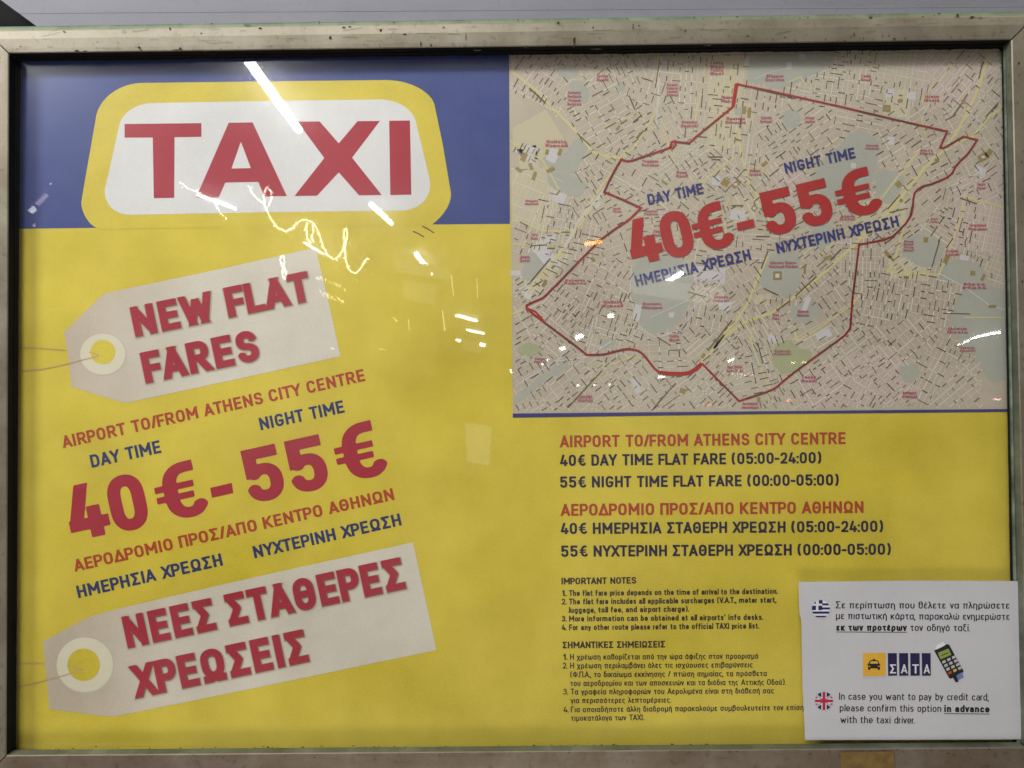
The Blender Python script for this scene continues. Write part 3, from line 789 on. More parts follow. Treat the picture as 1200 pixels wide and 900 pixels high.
note('', 'του αεροδρομίου και των αποσκευών και τα διόδια της Αττικής Οδού).', 668.4, 804, 921, 802.6, .15)
note('3.', 'Τα γραφεία πληροφοριών του Αερολιμένα είναι στη διάθεσή σας', 668.6, 814, 907, 812.6, .15)
note('', 'για περισσότερες λεπτομέρειες.', 668.6, 824.2, 786.5, 823.4, .15)
note('4.', 'Για οποιαδήποτε άλλη διαδρομή παρακαλούμε συμβουλευτείτε τον επίσημο', 669, 834.8, 951, 832.2, .15)
note('', 'τιμοκατάλογο των ΤΑΧΙ.', 669.2, 844.8, 754.6, 844.0, .15)
# two short scuffs in the print
o = ribbon_px('scuff_mark', [(484, 271), (490, 273.5), (497, 277.8)], 1.2, M_DARK, poster, 2)
o = ribbon_px('scuff_mark', [(495, 265), (501, 268), (508.5, 273)], 1.2, M_DARK, poster, 2)

# fine scratches on the frame's face and a little dried dirt along the lower gasket
rs2 = random.Random(31)
SC2 = []
for _ in range(46):
    x = rs2.uniform(10, 1180); base = 60-15.6*x/1190; y = base-rs2.uniform(2, 26); L = rs2.uniform(4, 26); a = rs2.gauss(0, .25)
    SC2.append((x, y, x+L*math.cos(a), y+L*math.sin(a)*.5-.013*L, rs2.uniform(.18, .4)))
for _ in range(30):
    x = rs2.uniform(10, 1180); y = 888-9*x/1197+rs2.uniform(1, 10); L = rs2.uniform(4, 20)
    SC2.append((x, y, x+L, y-.01*L+rs2.gauss(0, .6), rs2.uniform(.18, .4)))
V, F = quads_px(SC2, .3, y=Y_FRAME-0.0014)
o = mesh_obj('scratch', V, F, plain('scratched_metal', (.10, .09, .07), .5), case); o['kind'] = 'stuff'
D3 = [(rs2.uniform(20, 1180), 0, rs2.uniform(.5, 2.4), rs2.uniform(.3, .7)) for _ in range(70)]
D3 = [(x, 878.4-7*x/1190-abs(rs2.gauss(0, 1.0)), a, b) for x, _, a, b in D3]+[(rs2.uniform(24, 1170), 0, rs2.uniform(.4, 1.4), rs2.uniform(.3, .8)) for _ in range(60)][:0]
o = blobs('grime_speck', D3, -0.0091, M_GRIME, case, seed=9); o['kind'] = 'stuff'

# ------------------------------------------------------------------ city map
M_MAP = ink('map_ground_print', (0.43, 0.365, 0.30), 0.5, 0.11, (0.49, 0.44, 0.345))
M_PATCH = ink('map_block_print', (0.50, 0.45, 0.32), 0.5, 0.06)
M_PINK = ink('map_pink_print', (0.47, 0.39, 0.345), 0.5, 0.07)
M_PARK = ink('map_park_print', (0.365, 0.375, 0.33), 0.5, 0.07)
M_OLIVE = ink('map_olive_print', (0.34, 0.36, 0.22), 0.5, 0.09)
M_STREET = ink('map_street_print', (0.60, 0.555, 0.50), 0.5, 0.05)
M_PALE = ink('map_pale_print', (0.52, 0.50, 0.52), 0.5, 0.04)
M_ROAD = ink('map_yellow_road_print', (0.56, 0.50, 0.25), 0.5, 0.06)
M_NAMEBAR = ink('map_street_name_print', (0.095, 0.075, 0.055), 0.5, 0.2)
M_OCHRE = ink('map_building_print', (0.28, 0.22, 0.085), 0.5, 0.12)
M_MAPRED = ink('map_red_print', (0.36, 0.020, 0.020), 0.5, 0.08)
M_ROUTE = ink('map_route_print', (0.27, 0.020, 0.018), 0.5, 0.25)
M_ROUTED = ink('map_route_dark_print', (0.13, 0.04, 0.035), 0.5, 0.25)
M_MAPLBL = ink('map_label_print', (0.40, 0.10, 0.15), 0.5, 0.1)
M_MAPBLUE = ink('map_blue_print', (0.030, 0.032, 0.17), 0.5, 0.12)
MC = [(596.8, 50), (1182, 44), (1185.5, 479.8), (601, 485.4)]
MAP = poly_px('city_map', [MC[0], MC[1], (1190, 479.7), MC[2], MC[3]], M_MAP, poster, 0.4)
poly_px('divider_line', [(601, 484.6), (1190, 479.2), (1190, 482.6), (900, 485.2), (601, 489.4)], M_DIVIDER, poster, 4)
def inmap(x, y, m=1.0):
    l = 596.8+(y-60)*0.0099+m; b = 485-(x-600)*0.0093-m; t = 66-(x-600)*0.016-4
    return x > l and y < b and y > t and x < 1189
PARKS = [[(651, 80), (668, 76), (679, 82), (676, 91), (655, 91)], [(668, 95), (684, 95), (692, 110), (688, 121), (675, 122), (668, 108)], [(722, 96), (730, 96), (733, 106), (724, 106)],
 [(674, 161), (684, 164), (691, 170), (679, 192), (675, 206), (655, 201), (632, 190), (640, 182), (655, 185), (664, 178)], [(641, 205), (650, 199), (690, 214), (683, 226), (676, 232), (644, 220)],
 [(616, 297), (634, 296), (640, 310), (622, 330), (611, 328)], [(660, 315), (672, 305), (680, 312), (664, 325)],
 [(879, 60), (980, 58), (974, 76), (950, 90), (934, 98), (918, 106), (893, 99), (874, 97)], [(919, 130), (932, 126), (939, 138), (936, 148), (924, 152), (916, 143)], [(860, 128), (870, 124), (872, 134), (862, 136)],
 [(1000, 152), (1024, 158), (1031, 170), (1028, 190), (1022, 214), (1010, 232), (990, 238), (966, 232), (948, 214), (962, 190), (982, 172)],
 [(1024, 196), (1062, 204), (1056, 222), (1044, 242), (1026, 232)], [(742, 305), (770, 298), (800, 302), (812, 322), (808, 356), (794, 382), (764, 393), (748, 380), (740, 348)],
 [(902, 296), (936, 292), (940, 330), (928, 350), (892, 340), (890, 322)], [(925, 362), (945, 352), (966, 362), (958, 374), (930, 380)],
 [(1060, 280), (1080, 272), (1108, 286), (1102, 306), (1084, 316), (1056, 300)], [(1098, 312), (1122, 304), (1150, 310), (1160, 330), (1130, 336), (1100, 326)],
 [(1128, 338), (1150, 332), (1190, 344), (1190, 440), (1160, 452), (1146, 420), (1120, 396), (1112, 372)], [(880, 408), (893, 412), (892, 430), (882, 426)], [(1050, 432), (1072, 424), (1080, 440), (1062, 452)],
 [(601, 466), (640, 436), (662, 424), (668, 430), (640, 446), (604, 476)], [(702, 402), (716, 396), (722, 404), (708, 410)], [(955, 254), (975, 262), (980, 282), (962, 296), (950, 280)]]
OLV = [[(906, 406), (926, 396), (934, 408), (950, 410), (953, 420), (920, 442), (904, 426)], [(606, 405), (625, 400), (636, 412), (622, 418), (608, 416)]]
def fan(name, polys, mat, parent, layer, kind=None):
    for p in polys: o = mesh_obj(name, at_np(p, -layer*LAY), [tuple(range(len(p)))], mat, parent)
    return o
# soft-cornered parks
def soft(p):
    q = []
    for i in range(len(p)):
        a, b, c = p[i-1], p[i], p[(i+1) % len(p)]
        q += [((a[0]*.25+b[0]*.75), (a[1]*.25+b[1]*.75)), ((c[0]*.25+b[0]*.75), (c[1]*.25+b[1]*.75))]
    return q
fan('map_block', [[(601, 150), (640, 128), (664, 168), (640, 190), (601, 178)], [(600, 200), (640, 196), (660, 230), (640, 268), (600, 262)], [(612, 332), (660, 288), (668, 300), (630, 346)],
                  [(830, 60), (872, 60), (868, 170), (830, 180)], [(1036, 106), (1068, 104), (1066, 140), (1036, 134)], [(1000, 240), (1060, 226), (1062, 262), (1010, 280)], [(860, 230), (900, 226), (880, 262), (856, 262)], [(606, 175), (628, 170), (632, 196), (610, 200)],
                  [(870, 120), (884, 122), (880, 152), (866, 150)], [(1040, 300), (1090, 306), (1088, 330), (1044, 326)], [(884, 344), (902, 344), (902, 358), (884, 358)]], M_PATCH, MAP, 0.7)
fan('map_block', [[(600, 66), (700, 64), (690, 80), (640, 96), (600, 90)], [(900, 210), (930, 190), (950, 216), (930, 240)], [(1070, 60), (1170, 60), (1150, 120), (1080, 130)], [(1120, 210), (1184, 190), (1184, 300), (1110, 290)], [(940, 440), (1040, 400), (1090, 470), (940, 480)]], M_PINK, MAP, 0.85)
for p in PARKS: fan('park', [soft(p)], M_PARK, MAP, 1)
for p in OLV: fan('park', [soft(p)], M_OLIVE, MAP, 1.15)
def inside(x, y, P):
    r = False; n = len(P); j = n-1
    for i in range(n):
        if (P[i][1] > y) != (P[j][1] > y) and x < (P[j][0]-P[i][0])*(y-P[i][1])/(P[j][1]-P[i][1])+P[i][0]: r = not r
        j = i
    return r
ANCH = [(635, 80, 55), (610, 130, 62), (690, 85, 40), (700, 110, 28), (715, 130, 30), (740, 80, -66), (760, 105, 72), (745, 150, 32), (782, 80, 84), (775, 140, -62), (810, 100, 86), (830, 140, 85), (850, 80, 86), (800, 190, 35), (880, 115, 80), (905, 90, 82), (910, 165, 33),
 (945, 150, 36), (970, 95, -8), (870, 180, 82), (850, 200, -40), (930, 185, -55), (1000, 100, 82), (1030, 80, -12), (1060, 100, 80), (1120, 80, 50), (1155, 110, 50), (1010, 135, -12), (1040, 175, 30), (1060, 150, 35), (1100, 180, 28), (1160, 190, 35), (615, 250, 68), (655, 255, 78),
 (690, 235, -58), (690, 285, 78), (720, 240, 28), (740, 205, -30), (720, 290, 20), (735, 320, 55), (690, 330, -25), (660, 365, 50), (640, 400, -42), (615, 375, 30), (660, 440, 38), (620, 440, 30), (700, 465, 38), (740, 450, -52), (770, 475, 35), (710, 385, 74), (700, 360, 65), (735, 370, 70),
 (780, 410, 3), (770, 265, 5), (800, 240, -40), (840, 260, 20), (870, 245, -60), (885, 275, -5), (900, 230, -52), (945, 245, 28), (970, 220, 30), (860, 330, -55), (840, 350, 40), (830, 375, 78), (820, 400, 40), (850, 400, 42), (840, 440, 45), (880, 390, -60), (880, 440, 12), (900, 420, -70), (920, 320, 85), (955, 320, 40),
 (1010, 320, 88), (980, 350, -55), (950, 395, 30), (930, 465, -60), (960, 450, 35), (1000, 420, 35), (1040, 465, 45), (1010, 470, 60), (1060, 400, -50), (1090, 440, 62), (1120, 460, 40), (1150, 380, -15), (1040, 350, 78), (1080, 240, 40), (1060, 290, 35), (1100, 260, -35), (1125, 250, 75), (1150, 270, 78), (1165, 320, 70), (1110, 340, 80), (1085, 340, 80), (1140, 220, 25), (1010, 210, 30), (820, 285, -10), (850, 290, -8)]
AA = np.array(ANCH, float)
def district(x, y): return int(np.argmin((AA[:, 0]-x)**2+(AA[:, 1]-y)**2))
rg = random.Random(21)
ppoly = PARKS+OLV
def blocked(x, y): return any(inside(x, y, p) for p in ppoly)
# thin pale streets: a grid in each district
streets = []
for k, (ax, ay, ang) in enumerate(ANCH):
    sp = rg.choice([5.5, 6.5, 7.5, 5.0]); sp2 = sp*rg.uniform(1.2, 2.2)
    for (th, s) in ((math.radians(ang), sp), (math.radians(ang+90), sp2)):
        dx, dy = math.cos(th), -math.sin(th); nx, ny = -dy, dx
        for c in np.arange(-45, 45, s):
            run = None; jj = rg.uniform(-1, 1)
            for t in np.arange(-45, 46, 2.0):
                x = ax+nx*(c+jj)+dx*t; y = ay+ny*(c+jj)+dy*t
                ok = inmap(x, y, 2) and district(x, y) == k and not blocked(x, y) and not inside(x, y, [(597, 108), (640, 125), (668, 156), (640, 182), (597, 164)]) and not (x > 1150 and y > 340)
                if ok and run is None: run = (x, y)
                if (not ok or t >= 45) and run is not None:
                    if math.hypot(x-run[0], y-run[1]) > 5: streets.append((*run, x, y, rg.choice([0.4, 0.5, 0.55, 1.1])))
                    run = None
V, F = quads_px(streets, 0.6, layer=1.4)
o = mesh_obj('map_street', V, F, M_STREET, MAP); o['kind'] = 'stuff'
# pale footprints of landmarks and yards
pale = []
for (x, y, a, b, t) in [(925, 77, 3, 4.5, 0), (940, 66, 4, 3, 0), (655, 231, 8, 6, 20), (645, 279, 6, 5, 0), (604, 320, 6, 3, 0), (619, 343, 5, 7, 20), (747, 366, 4, 9, 10), (1043, 109, 5, 5, 0), (1068, 112, 5, 5, 5), (1044, 165, 4, 5, 0), (865, 252, 9, 6, 10), (839, 212, 5, 5, 0), (850, 358, 7, 6, 15),
                        (1149, 200, 7, 4, 30), (1130, 302, 5, 3, 10), (965, 392, 9, 5, -20), (787, 369, 3.2, 3, 0), (905, 397, 5, 4, 20), (746, 452, 4, 9, -20), (945, 356, 3, 9, 20), (832, 322, 18, 9, 5), (620, 180, 7, 9, 20), (648, 182, 6, 8, 25), (1000, 194, 3, 3, 0), (640, 300, 8, 18, -38), (700, 240, 3, 4, 30), (875, 72, 3, 5, 0)]:
    c, s = math.cos(math.radians(t)), math.sin(math.radians(t))
    pale.append([(x+c*u*a-s*v*b, y+s*u*a+c*v*b) for u, v in ((-1, -1), (1, -1), (1, 1), (-1, 1))])
fan('map_yard', pale, M_PALE, MAP, 1.8)
# yellow main roads
ROADS = [([(598, 82), (625, 103), (640, 118), (672, 151), (695, 178), (712, 184), (728, 185)], 2.6), ([(728, 183), (742, 174), (757, 152), (768, 132), (772, 122), (771, 60)], 2.2), ([(745, 160), (757, 152), (775, 148), (784, 170), (790, 190)], 1.6),
 ([(598, 165), (612, 174), (636, 188), (655, 222)], 2), ([(600, 258), (615, 262), (636, 270), (668, 272), (690, 240), (708, 214), (735, 180)], 2.4), ([(600, 286), (640, 287), (664, 285)], 1.6), ([(618, 344), (640, 318), (664, 286), (690, 248), (706, 228)], 3.0),
 ([(601, 368), (614, 362)], 2.2), ([(822, 425), (834, 412), (850, 390), (866, 372), (878, 352), (886, 330), (900, 300)], 3.0), ([(836, 408), (852, 392), (872, 378), (905, 366), (925, 352), (944, 338), (965, 320), (1000, 288), (1040, 250)], 3.4), ([(1040, 250), (1060, 226), (1084, 196), (1108, 174), (1124, 150), (1144, 110), (1160, 62)], 3.4),
 ([(1110, 172), (1140, 160), (1160, 136), (1188, 118)], 2.8), ([(885, 70), (880, 62)], 1), ([(866, 150), (868, 180), (878, 215), (895, 240), (902, 262)], 2.6), ([(820, 215), (840, 200), (862, 184)], 1.8), ([(870, 200), (885, 196), (900, 205)], 1.6), ([(1000, 262), (1030, 236), (1056, 202), (1078, 176)], 2.2),
 ([(700, 430), (720, 426), (740, 418), (752, 420)], 2), ([(664, 478), (690, 452), (708, 434)], 1.8), ([(900, 476), (902, 456), (890, 428), (880, 400), (882, 380)], 1.6), ([(930, 380), (934, 400), (960, 384), (1000, 356), (1010, 340)], 2), ([(1060, 262), (1050, 300), (1040, 318), (1100, 322), (1110, 300), (1128, 250), (1130, 230), (1186, 246)], 2.4),
 ([(1080, 120), (1090, 104), (1108, 88), (1120, 66)], 2.2), ([(925, 96), (938, 90), (945, 100)], 1.6), ([(1085, 158), (1080, 140), (1092, 112)], 1.6), ([(812, 150), (824, 100), (828, 62)], 1.4), ([(855, 95), (858, 120)], 1.6), ([(706, 150), (730, 140), (756, 132)], 1.4), ([(1130, 372), (1188, 372)], 1.6), ([(960, 300), (1000, 262)], 1.6), ([(855, 230), (848, 250), (852, 280)], 1.6)]
for pts, w in ROADS: ribbon_px('map_road', pts, w, M_ROAD, MAP, 2.5)
WHITE = [([(607, 268), (616, 238), (626, 222)], 1.2), ([(776, 60), (772, 100), (769, 150)], 2.2), ([(662, 290), (676, 262), (700, 232), (715, 214)], 3), ([(740, 312), (738, 345), (748, 382), (768, 396), (800, 386), (814, 360)], 1.2), ([(762, 372), (784, 362), (806, 352)], 1.0), ([(742, 392), (764, 398), (798, 388), (816, 362), (816, 330)], .9),
         ([(604, 452), (650, 424), (690, 418), (716, 400), (728, 380)], 1.6), ([(760, 482), (786, 458), (810, 442)], 1.6), ([(1100, 320), (1130, 336), (1160, 358), (1188, 366)], 1.2), ([(945, 92), (975, 80), (1000, 60)], 1.4), ([(885, 92), (905, 84), (935, 78)], 1.0), ([(601, 176), (630, 196), (660, 214)], .9), ([(1120, 60), (1080, 140)], 1.0), ([(1188, 150), (1140, 220), (1100, 250)], 1.0)]
for pts, w in WHITE: ribbon_px('map_avenue', pts, w, M_PALE, MAP, 2.7)
# street names, too small to read: short dark bars along the streets
bars = []; occ = {}
LBL = [(673, 115, 8, 9), (706, 91, 7, 4), (788, 105, 7, 8), (652, 168, 13, 5), (840, 80, 8, 8), (908, 91, 11, 4), (862, 141, 12, 5), (852, 116, 7, 4), (898, 140, 7, 5), (949, 140, 6, 4), (1015, 91, 6, 4), (1092, 115, 9, 4), (1022, 172, 8, 3), (1086, 178, 8, 3), (808, 145, 10, 4), (762, 191, 10, 4), (799, 204, 7, 4), (885, 202, 7, 4),
       (623, 237, 8, 3), (723, 246, 5, 3), (626, 277, 4, 4), (615, 303, 6, 4), (763, 249, 8, 3), (770, 273, 5, 4), (674, 330, 13, 3), (718, 356, 12, 4), (764, 358, 12, 4), (845, 350, 9, 4), (790, 396, 6, 4), (633, 422, 7, 3), (686, 467, 9, 5), (918, 310, 17, 5), (941, 367, 7, 5), (909, 371, 4, 4), (917, 413, 10, 3), (861, 432, 10, 5), (879, 475, 10, 4), (948, 444, 9, 4), (1066, 463, 9, 5), (1122, 387, 12, 3.5), (1134, 409, 9, 3), (1142, 335, 14, 3.5), (1116, 296, 8, 3.5), (1146, 266, 11, 4), (1065, 288, 6, 7), (1095, 258, 5, 3), (1150, 218, 5, 4), (993, 255, 9, 3)]
def near_label(x, y, m=2):
    return any(abs(x-a) < w+m and abs(y-b) < h+m for a, b, w, h in LBL)
tries = 0
long_st = [q for q in streets if math.hypot(q[2]-q[0], q[3]-q[1]) > 7]
while len(bars) < 1800 and tries < 30000:
    tries += 1
    sg = rg.choice(long_st); tt = rg.random()
    x = sg[0]+(sg[2]-sg[0])*tt; y = sg[1]+(sg[3]-sg[1])*tt
    if not inmap(x, y, 5) or near_label(x, y) or blocked(x, y): continue
    if (x < 668 and 122 < y < 170) or (1030 < x < 1110 and y < 95) or (x < 636 and 195 < y < 262) or (x > 1150 and y > 230 and rg.random() < .85) or (x > 1100 and rg.random() < .3): continue
    ang = math.degrees(math.atan2(-(sg[3]-sg[1]), sg[2]-sg[0]))
    L = min(15, max(3.5, rg.lognormvariate(2.02, .42)))
    th = math.radians(ang); dx, dy = math.cos(th)*L/2, -math.sin(th)*L/2
    pts = [(x-dx, y-dy), (x, y), (x+dx, y+dy)]
    cells = {(int(px//3.7), int(py//3.7)) for px, py in [(x+dx*t, y+dy*t) for t in (-1, -.5, 0, .5, 1)]}
    if any(c in occ for c in cells): continue
    if not all(inmap(px, py, 2) for px, py in pts): continue
    for c in cells: occ[c] = 1
    w = rg.choice([.7, .8, .95, 1.1])
    if rg.random() < .12 and L > 7:      # a bent street
        mx, my = x+rg.uniform(-1, 1), y+rg.uniform(-1, 1)
        bars += [(pts[0][0], pts[0][1], mx, my, w), (mx, my, pts[2][0], pts[2][1], w)]
    else: bars.append((*pts[0], *pts[2], w))
V, F = quads_px(bars, 0.9, layer=3.2)
o = mesh_obj('street_name', V, F, M_NAMEBAR, MAP); o['kind'] = 'stuff'
big = [(620, 103, 639, 120.5, 2.0), (676, 156, 692, 171, 1.7), (737, 112, 744, 128, 1.7), (742, 143, 752, 135, 1.5), (746, 162, 754, 153, 2.2), (622, 330, 645, 303, 1.8), (665, 478, 706, 434, 1.7), (766, 478, 792, 449, 1.7), (830, 410, 858, 375, 1.6), (842, 400, 848, 392, 1.5), (910, 364, 926, 352, 1.6), (932, 347, 957, 324, 1.6), (973, 305, 986, 292, 1.8), (1040, 245, 1055, 228, 1.5),
       (1101, 282, 1092, 313, 1.3), (1117, 136, 1134, 110, 1.7), (1147, 92, 1152, 72, 1.6), (1155, 137, 1170, 120, 1.5), (1125, 232, 1145, 239, 1.6), (1105, 367, 1137, 368, 1.1), (895, 338, 912, 346, 1.5), (892, 315, 900, 294, 1.8), (768, 103, 773, 70, 1.2), (743, 250, 760, 244, .9), (806, 342, 824, 347, 1.2), (888, 402, 894, 426, 1.5), (770, 395, 786, 405, 1.3), (622, 288, 641, 287, 1.4), (641, 291, 650, 291, 1.6), (658, 272, 668, 272, 1.4), (609, 260, 619, 265, 1.4), (830, 184, 847, 184, 1.7), (834, 187, 844, 187, 1.7), (886, 277, 902, 277, 1.7), (857, 241, 871, 241, 1.6), (1042, 249, 1064, 244, 1.3), (1026, 273, 1038, 284, 1.4)]
for b in big:
    V, F = quads_px([b], 1.5, layer=3.4)
    mesh_obj('avenue_name', V, F, ink('map_avenue_name_print', (0.15, 0.115, 0.06), 0.5, .25), MAP)
# ochre buildings
bl = []
for (x, y, a, b, t) in [(614, 184, 3, 5, 25), (608, 199, 4, 2, 30), (622, 195, 2, 4, -20), (626, 206, 2, 5, 20), (645, 199, 5, 2.2, -30), (656, 178, 2, 4, 20), (641, 178, 2, 3, 10), (654, 226, 3.5, 1, -50), (648, 313, 2.6, 1.6, -45), (653, 324, 2.4, 1.2, -40), (638, 332, 2, 4.5, 30), (644, 276, 3, 1, 0), (749, 157, 3, .9, -55), (872, 129, 2.2, 4.5, 5), (878, 132, 2, 6, 5), (865, 164, 4, 1.2, 15), (896, 192, 4, 2, -40),
                        (1039, 127, 4.6, 4, 5), (1055, 118, 3, 2, -10), (862, 78, 3, 2.4, 0), (1152, 184, 6, 4, -30), (1159, 179, 3, 5, 40), (1053, 216, 3.4, 3.4, -40), (1098, 188, 3, 1.6, 30), (1085, 281, 2.6, 3, 0), (1040, 298, 2.2, 5, -40), (1045, 303, 1.6, 4, -40), (1109, 304, 2.6, 5, 25), (1140, 320, 3, 2.6, 0), (1152, 325, 1.8, 4, 25), (1162, 323, 1, 3.5, 0), (1163, 359, 4.6, 1.6, 0), (911, 323, 5, 5, 0), (970, 302, 5, 2, -20), (943, 316, 1.6, 4.5, 0), (850, 214, 4, 4, 30), (862, 216, 5, 3, -40), (884, 244, 3, 3, 40), (1062, 325, 3, 1.6, 0), (889, 468, 2, 2.6, 0), (800, 458, 3.4, 3, 20), (1129, 119, 2.4, 2.4, 0), (695, 304, 2, 2.6, -40), (779, 214, 4, 1.2, 35), (724, 150, 3, 1.4, -50), (824, 417, 1.6, 3, 35), (1056, 235, 2, 2, 30), (895, 246, 2, 4, -50)]:
    c, s = math.cos(math.radians(t)), math.sin(math.radians(t))
    bl.append([(x+c*u*a-s*v*b, y+s*u*a+c*v*b) for u, v in ((-1, -1), (1, -1), (1, 1), (-1, 1))])
fan('map_building', bl, M_OCHRE, MAP, 3.5)
hol = []
for (x, y, a, b) in [(911, 323, 2.4, 2.4), (862, 78, 1.6, 1.2), (884, 244, 1.6, 1.6), (862, 216, 2, 1.4), (1152, 184, 2, 1.4)]:
    hol.append([(x-a, y-b), (x+a, y-b), (x+a, y+b), (x-a, y+b)])
fan('building_court', hol, M_PALE, MAP, 3.8)
ribbon_px('stadium_outline', [(877, 343), (896, 343), (896, 357), (877, 357), (877, 343)], 1.1, M_PINK, MAP, 3.6)
st = [(832+15*math.cos(i/24*2*math.pi), 323+6.5*math.sin(i/24*2*math.pi)) for i in range(25)]
ribbon_px('stadium_outline', st, 1.0, M_PINK, MAP, 3.6)

# the red boundary of the flat fare zone
RT = [(863, 98), (868, 99.5), (900, 106), (985, 125), (1048, 140), (1110, 154), (1106, 163), (1101.7, 173), (1106, 173.5), (1116, 168), (1129, 160), (1145, 164), (1140, 172), (1133, 181.7), (1126, 188), (1120, 195), (1116, 203), (1110, 208), (1101, 212), (1091.7, 215.8), (1082, 218), (1076, 221.7), (1072, 226), (1070.5, 232), (1070, 242), (1068, 251.7), (1061.7, 261.7), (1053, 271), (1046.7, 276.7), (1036, 281), (1006.7, 286.7), (1003, 318), (999, 350), (996.4, 385), (993, 389), (990, 393), (985, 397), (953, 420), (930, 437), (918, 446.7), (912, 452), (906.7, 456), (894, 461), (866, 470), (845, 449), (822.5, 426)]
RT2 = [(822.5, 426), (816, 432), (808, 437), (800, 438), (786, 438), (773, 436.7)]
RT3 = [(773, 436.7), (766.7, 431.7), (760, 423), (755, 416.7), (751, 413), (746.7, 410.8), (738, 409), (731, 409.5), (721.7, 411.7), (710, 415), (701.7, 415.8), (688, 416), (684, 413), (678, 408), (658, 393), (638, 378), (626, 369), (617, 361.5), (617, 358), (625, 354), (635, 350), (640, 346), (650, 336), (676, 309), (703, 281.7), (720, 269), (736.7, 258), (744, 251), (751, 243.7), (730, 234), (708, 225), (715, 210), (720, 200), (728, 187), (735, 189), (742, 188), (750, 185), (768, 179), (785, 173), (787, 166.5), (790, 166), (799, 167), (807.5, 168), (815, 161), (859, 125)]
ribbon_px('fare_zone_line', RT, 2.4, M_ROUTE, MAP, 5)
ribbon_px('fare_zone_line', RT2, 4.6, M_MAPRED, MAP, 5.3)
ribbon_px('fare_zone_line', RT3, 2.6, M_ROUTE, MAP, 5)
ribbon_px('fare_zone_line', [(859, 125), (863.2, 98)], [4, 4.4], M_MAPRED, MAP, 5.3)
ribbon_px('fare_zone_line', [(617, 361), (627, 365), (637, 376)], 2.4, M_MAPRED, MAP, 5.3)
ribbon_px('fare_zone_line', [(785, 173), (787, 167), (791, 165), (792, 170), (788, 174), (785, 172)], 2.2, M_MAPRED, MAP, 5.4)
DK = [(884, 103.5, 928, 113.5), (1007, 130.5, 1072, 145), (1110, 170.7, 1129, 160.4), (1098, 213.5, 1080, 219), (1071, 232, 1066, 255), (1060, 263.5, 1047, 276), (1004.2, 306, 1000, 344), (984, 398, 960, 415), (948, 424, 926, 440), (904, 457.6, 874, 467.2), (862, 466, 846, 449.8), (718, 412.5, 728, 410), (712, 414.6, 696, 416), (680, 410, 658, 393.2), (654, 390, 640, 380), (655, 331.2, 671, 315), (704, 280.6, 720, 269.2), (722, 231.4, 742, 240.2), (709, 223, 726, 190.5), (744, 187.4, 766, 180.2), (793, 166.6, 807, 168.2), (824, 153.8, 838, 142.2)]
for b in DK:
    V, F = quads_px([b], 1.6, layer=5.8); mesh_obj('avenue_name', V, F, M_ROUTED, MAP)
# tiny names of the quarters, in two lines
NAMES = {(918, 310): ('Εθνικός Κήπος', 'National Garden'), (764, 358): ('Φιλοπάππου', 'Filopappou'), (686, 467): ('ΚΑΛΛΙΘΕΑ', 'KALLITHEA'), (1066, 463): ('ΒΥΡΩΝΑΣ', 'VYRONAS'), (626, 277): ('Γκάζι', 'Gazi'), (723, 246): ('Θησείο', 'Thissio'), (845, 350): ('Παγκράτι', 'Pangrati'), (861, 432): ('Άγιος Παύλος'.replace('Ά', 'Α'), 'Agios Pavlos'), (918, 91): ('Πεδίο', 'Areos')}
GEN = [('Πατήσια', 'Patissia'), ('Σεπόλια', 'Sepolia'), ('Κολωνός', 'Kolonos'), ('Κυψέλη', 'Kypseli'), ('Γκύζη', 'Gyzi'), ('Εξάρχεια', 'Exarchia'), ('Ομόνοια', 'Omonia'), ('Πλάκα', 'Plaka'), ('Κολωνάκι', 'Kolonaki'), ('Αμπελόκηποι', 'Ampelokipoi'), ('Γουδή', 'Goudi'), ('Ιλίσια', 'Ilissia'), ('Καισαριανή', 'Kaisariani'), ('Μετς', 'Mets'), ('Κουκάκι', 'Koukaki'), ('Πετράλωνα', 'Petralona'), ('Ρουφ', 'Rouf'), ('Βοτανικός', 'Votanikos'), ('Μοσχάτο', 'Moschato'), ('Δάφνη', 'Dafni')]
gi = 0
nm_v = []; nm_f = []
def add_small(t, a, b, cap):
    P, Fx = text_geo(t, a, b, cap, .20, cell=.10)
    k = sum(len(v) for v in nm_v); nm_v.append(P); nm_f.extend([tuple(i+k for i in f) for f in Fx])
for (x, y, w, h) in LBL:
    t = NAMES.get((x, y))
    if t is None: t = GEN[gi % len(GEN)]; gi += 1
    rows = 4 if h > 6.5 else 2
    rows_t = (list(t)*2)[:rows]
    pitch = 2*h/rows if rows == 4 else min(4.4, h*1.15)
    cap = min(3.3, pitch*.78)
    for r in range(rows):
        yy = y+(r-(rows-1)/2)*pitch+cap*.5
        ww = w*(1 if r % 2 else .9)
        add_small(rows_t[r], (x-ww, yy), (x+ww, yy-.1), cap)
V = np.concatenate(nm_v)
mesh_obj('quarter_name', at_np(V, -6.2*LAY), nm_f, M_MAPLBL, MAP)
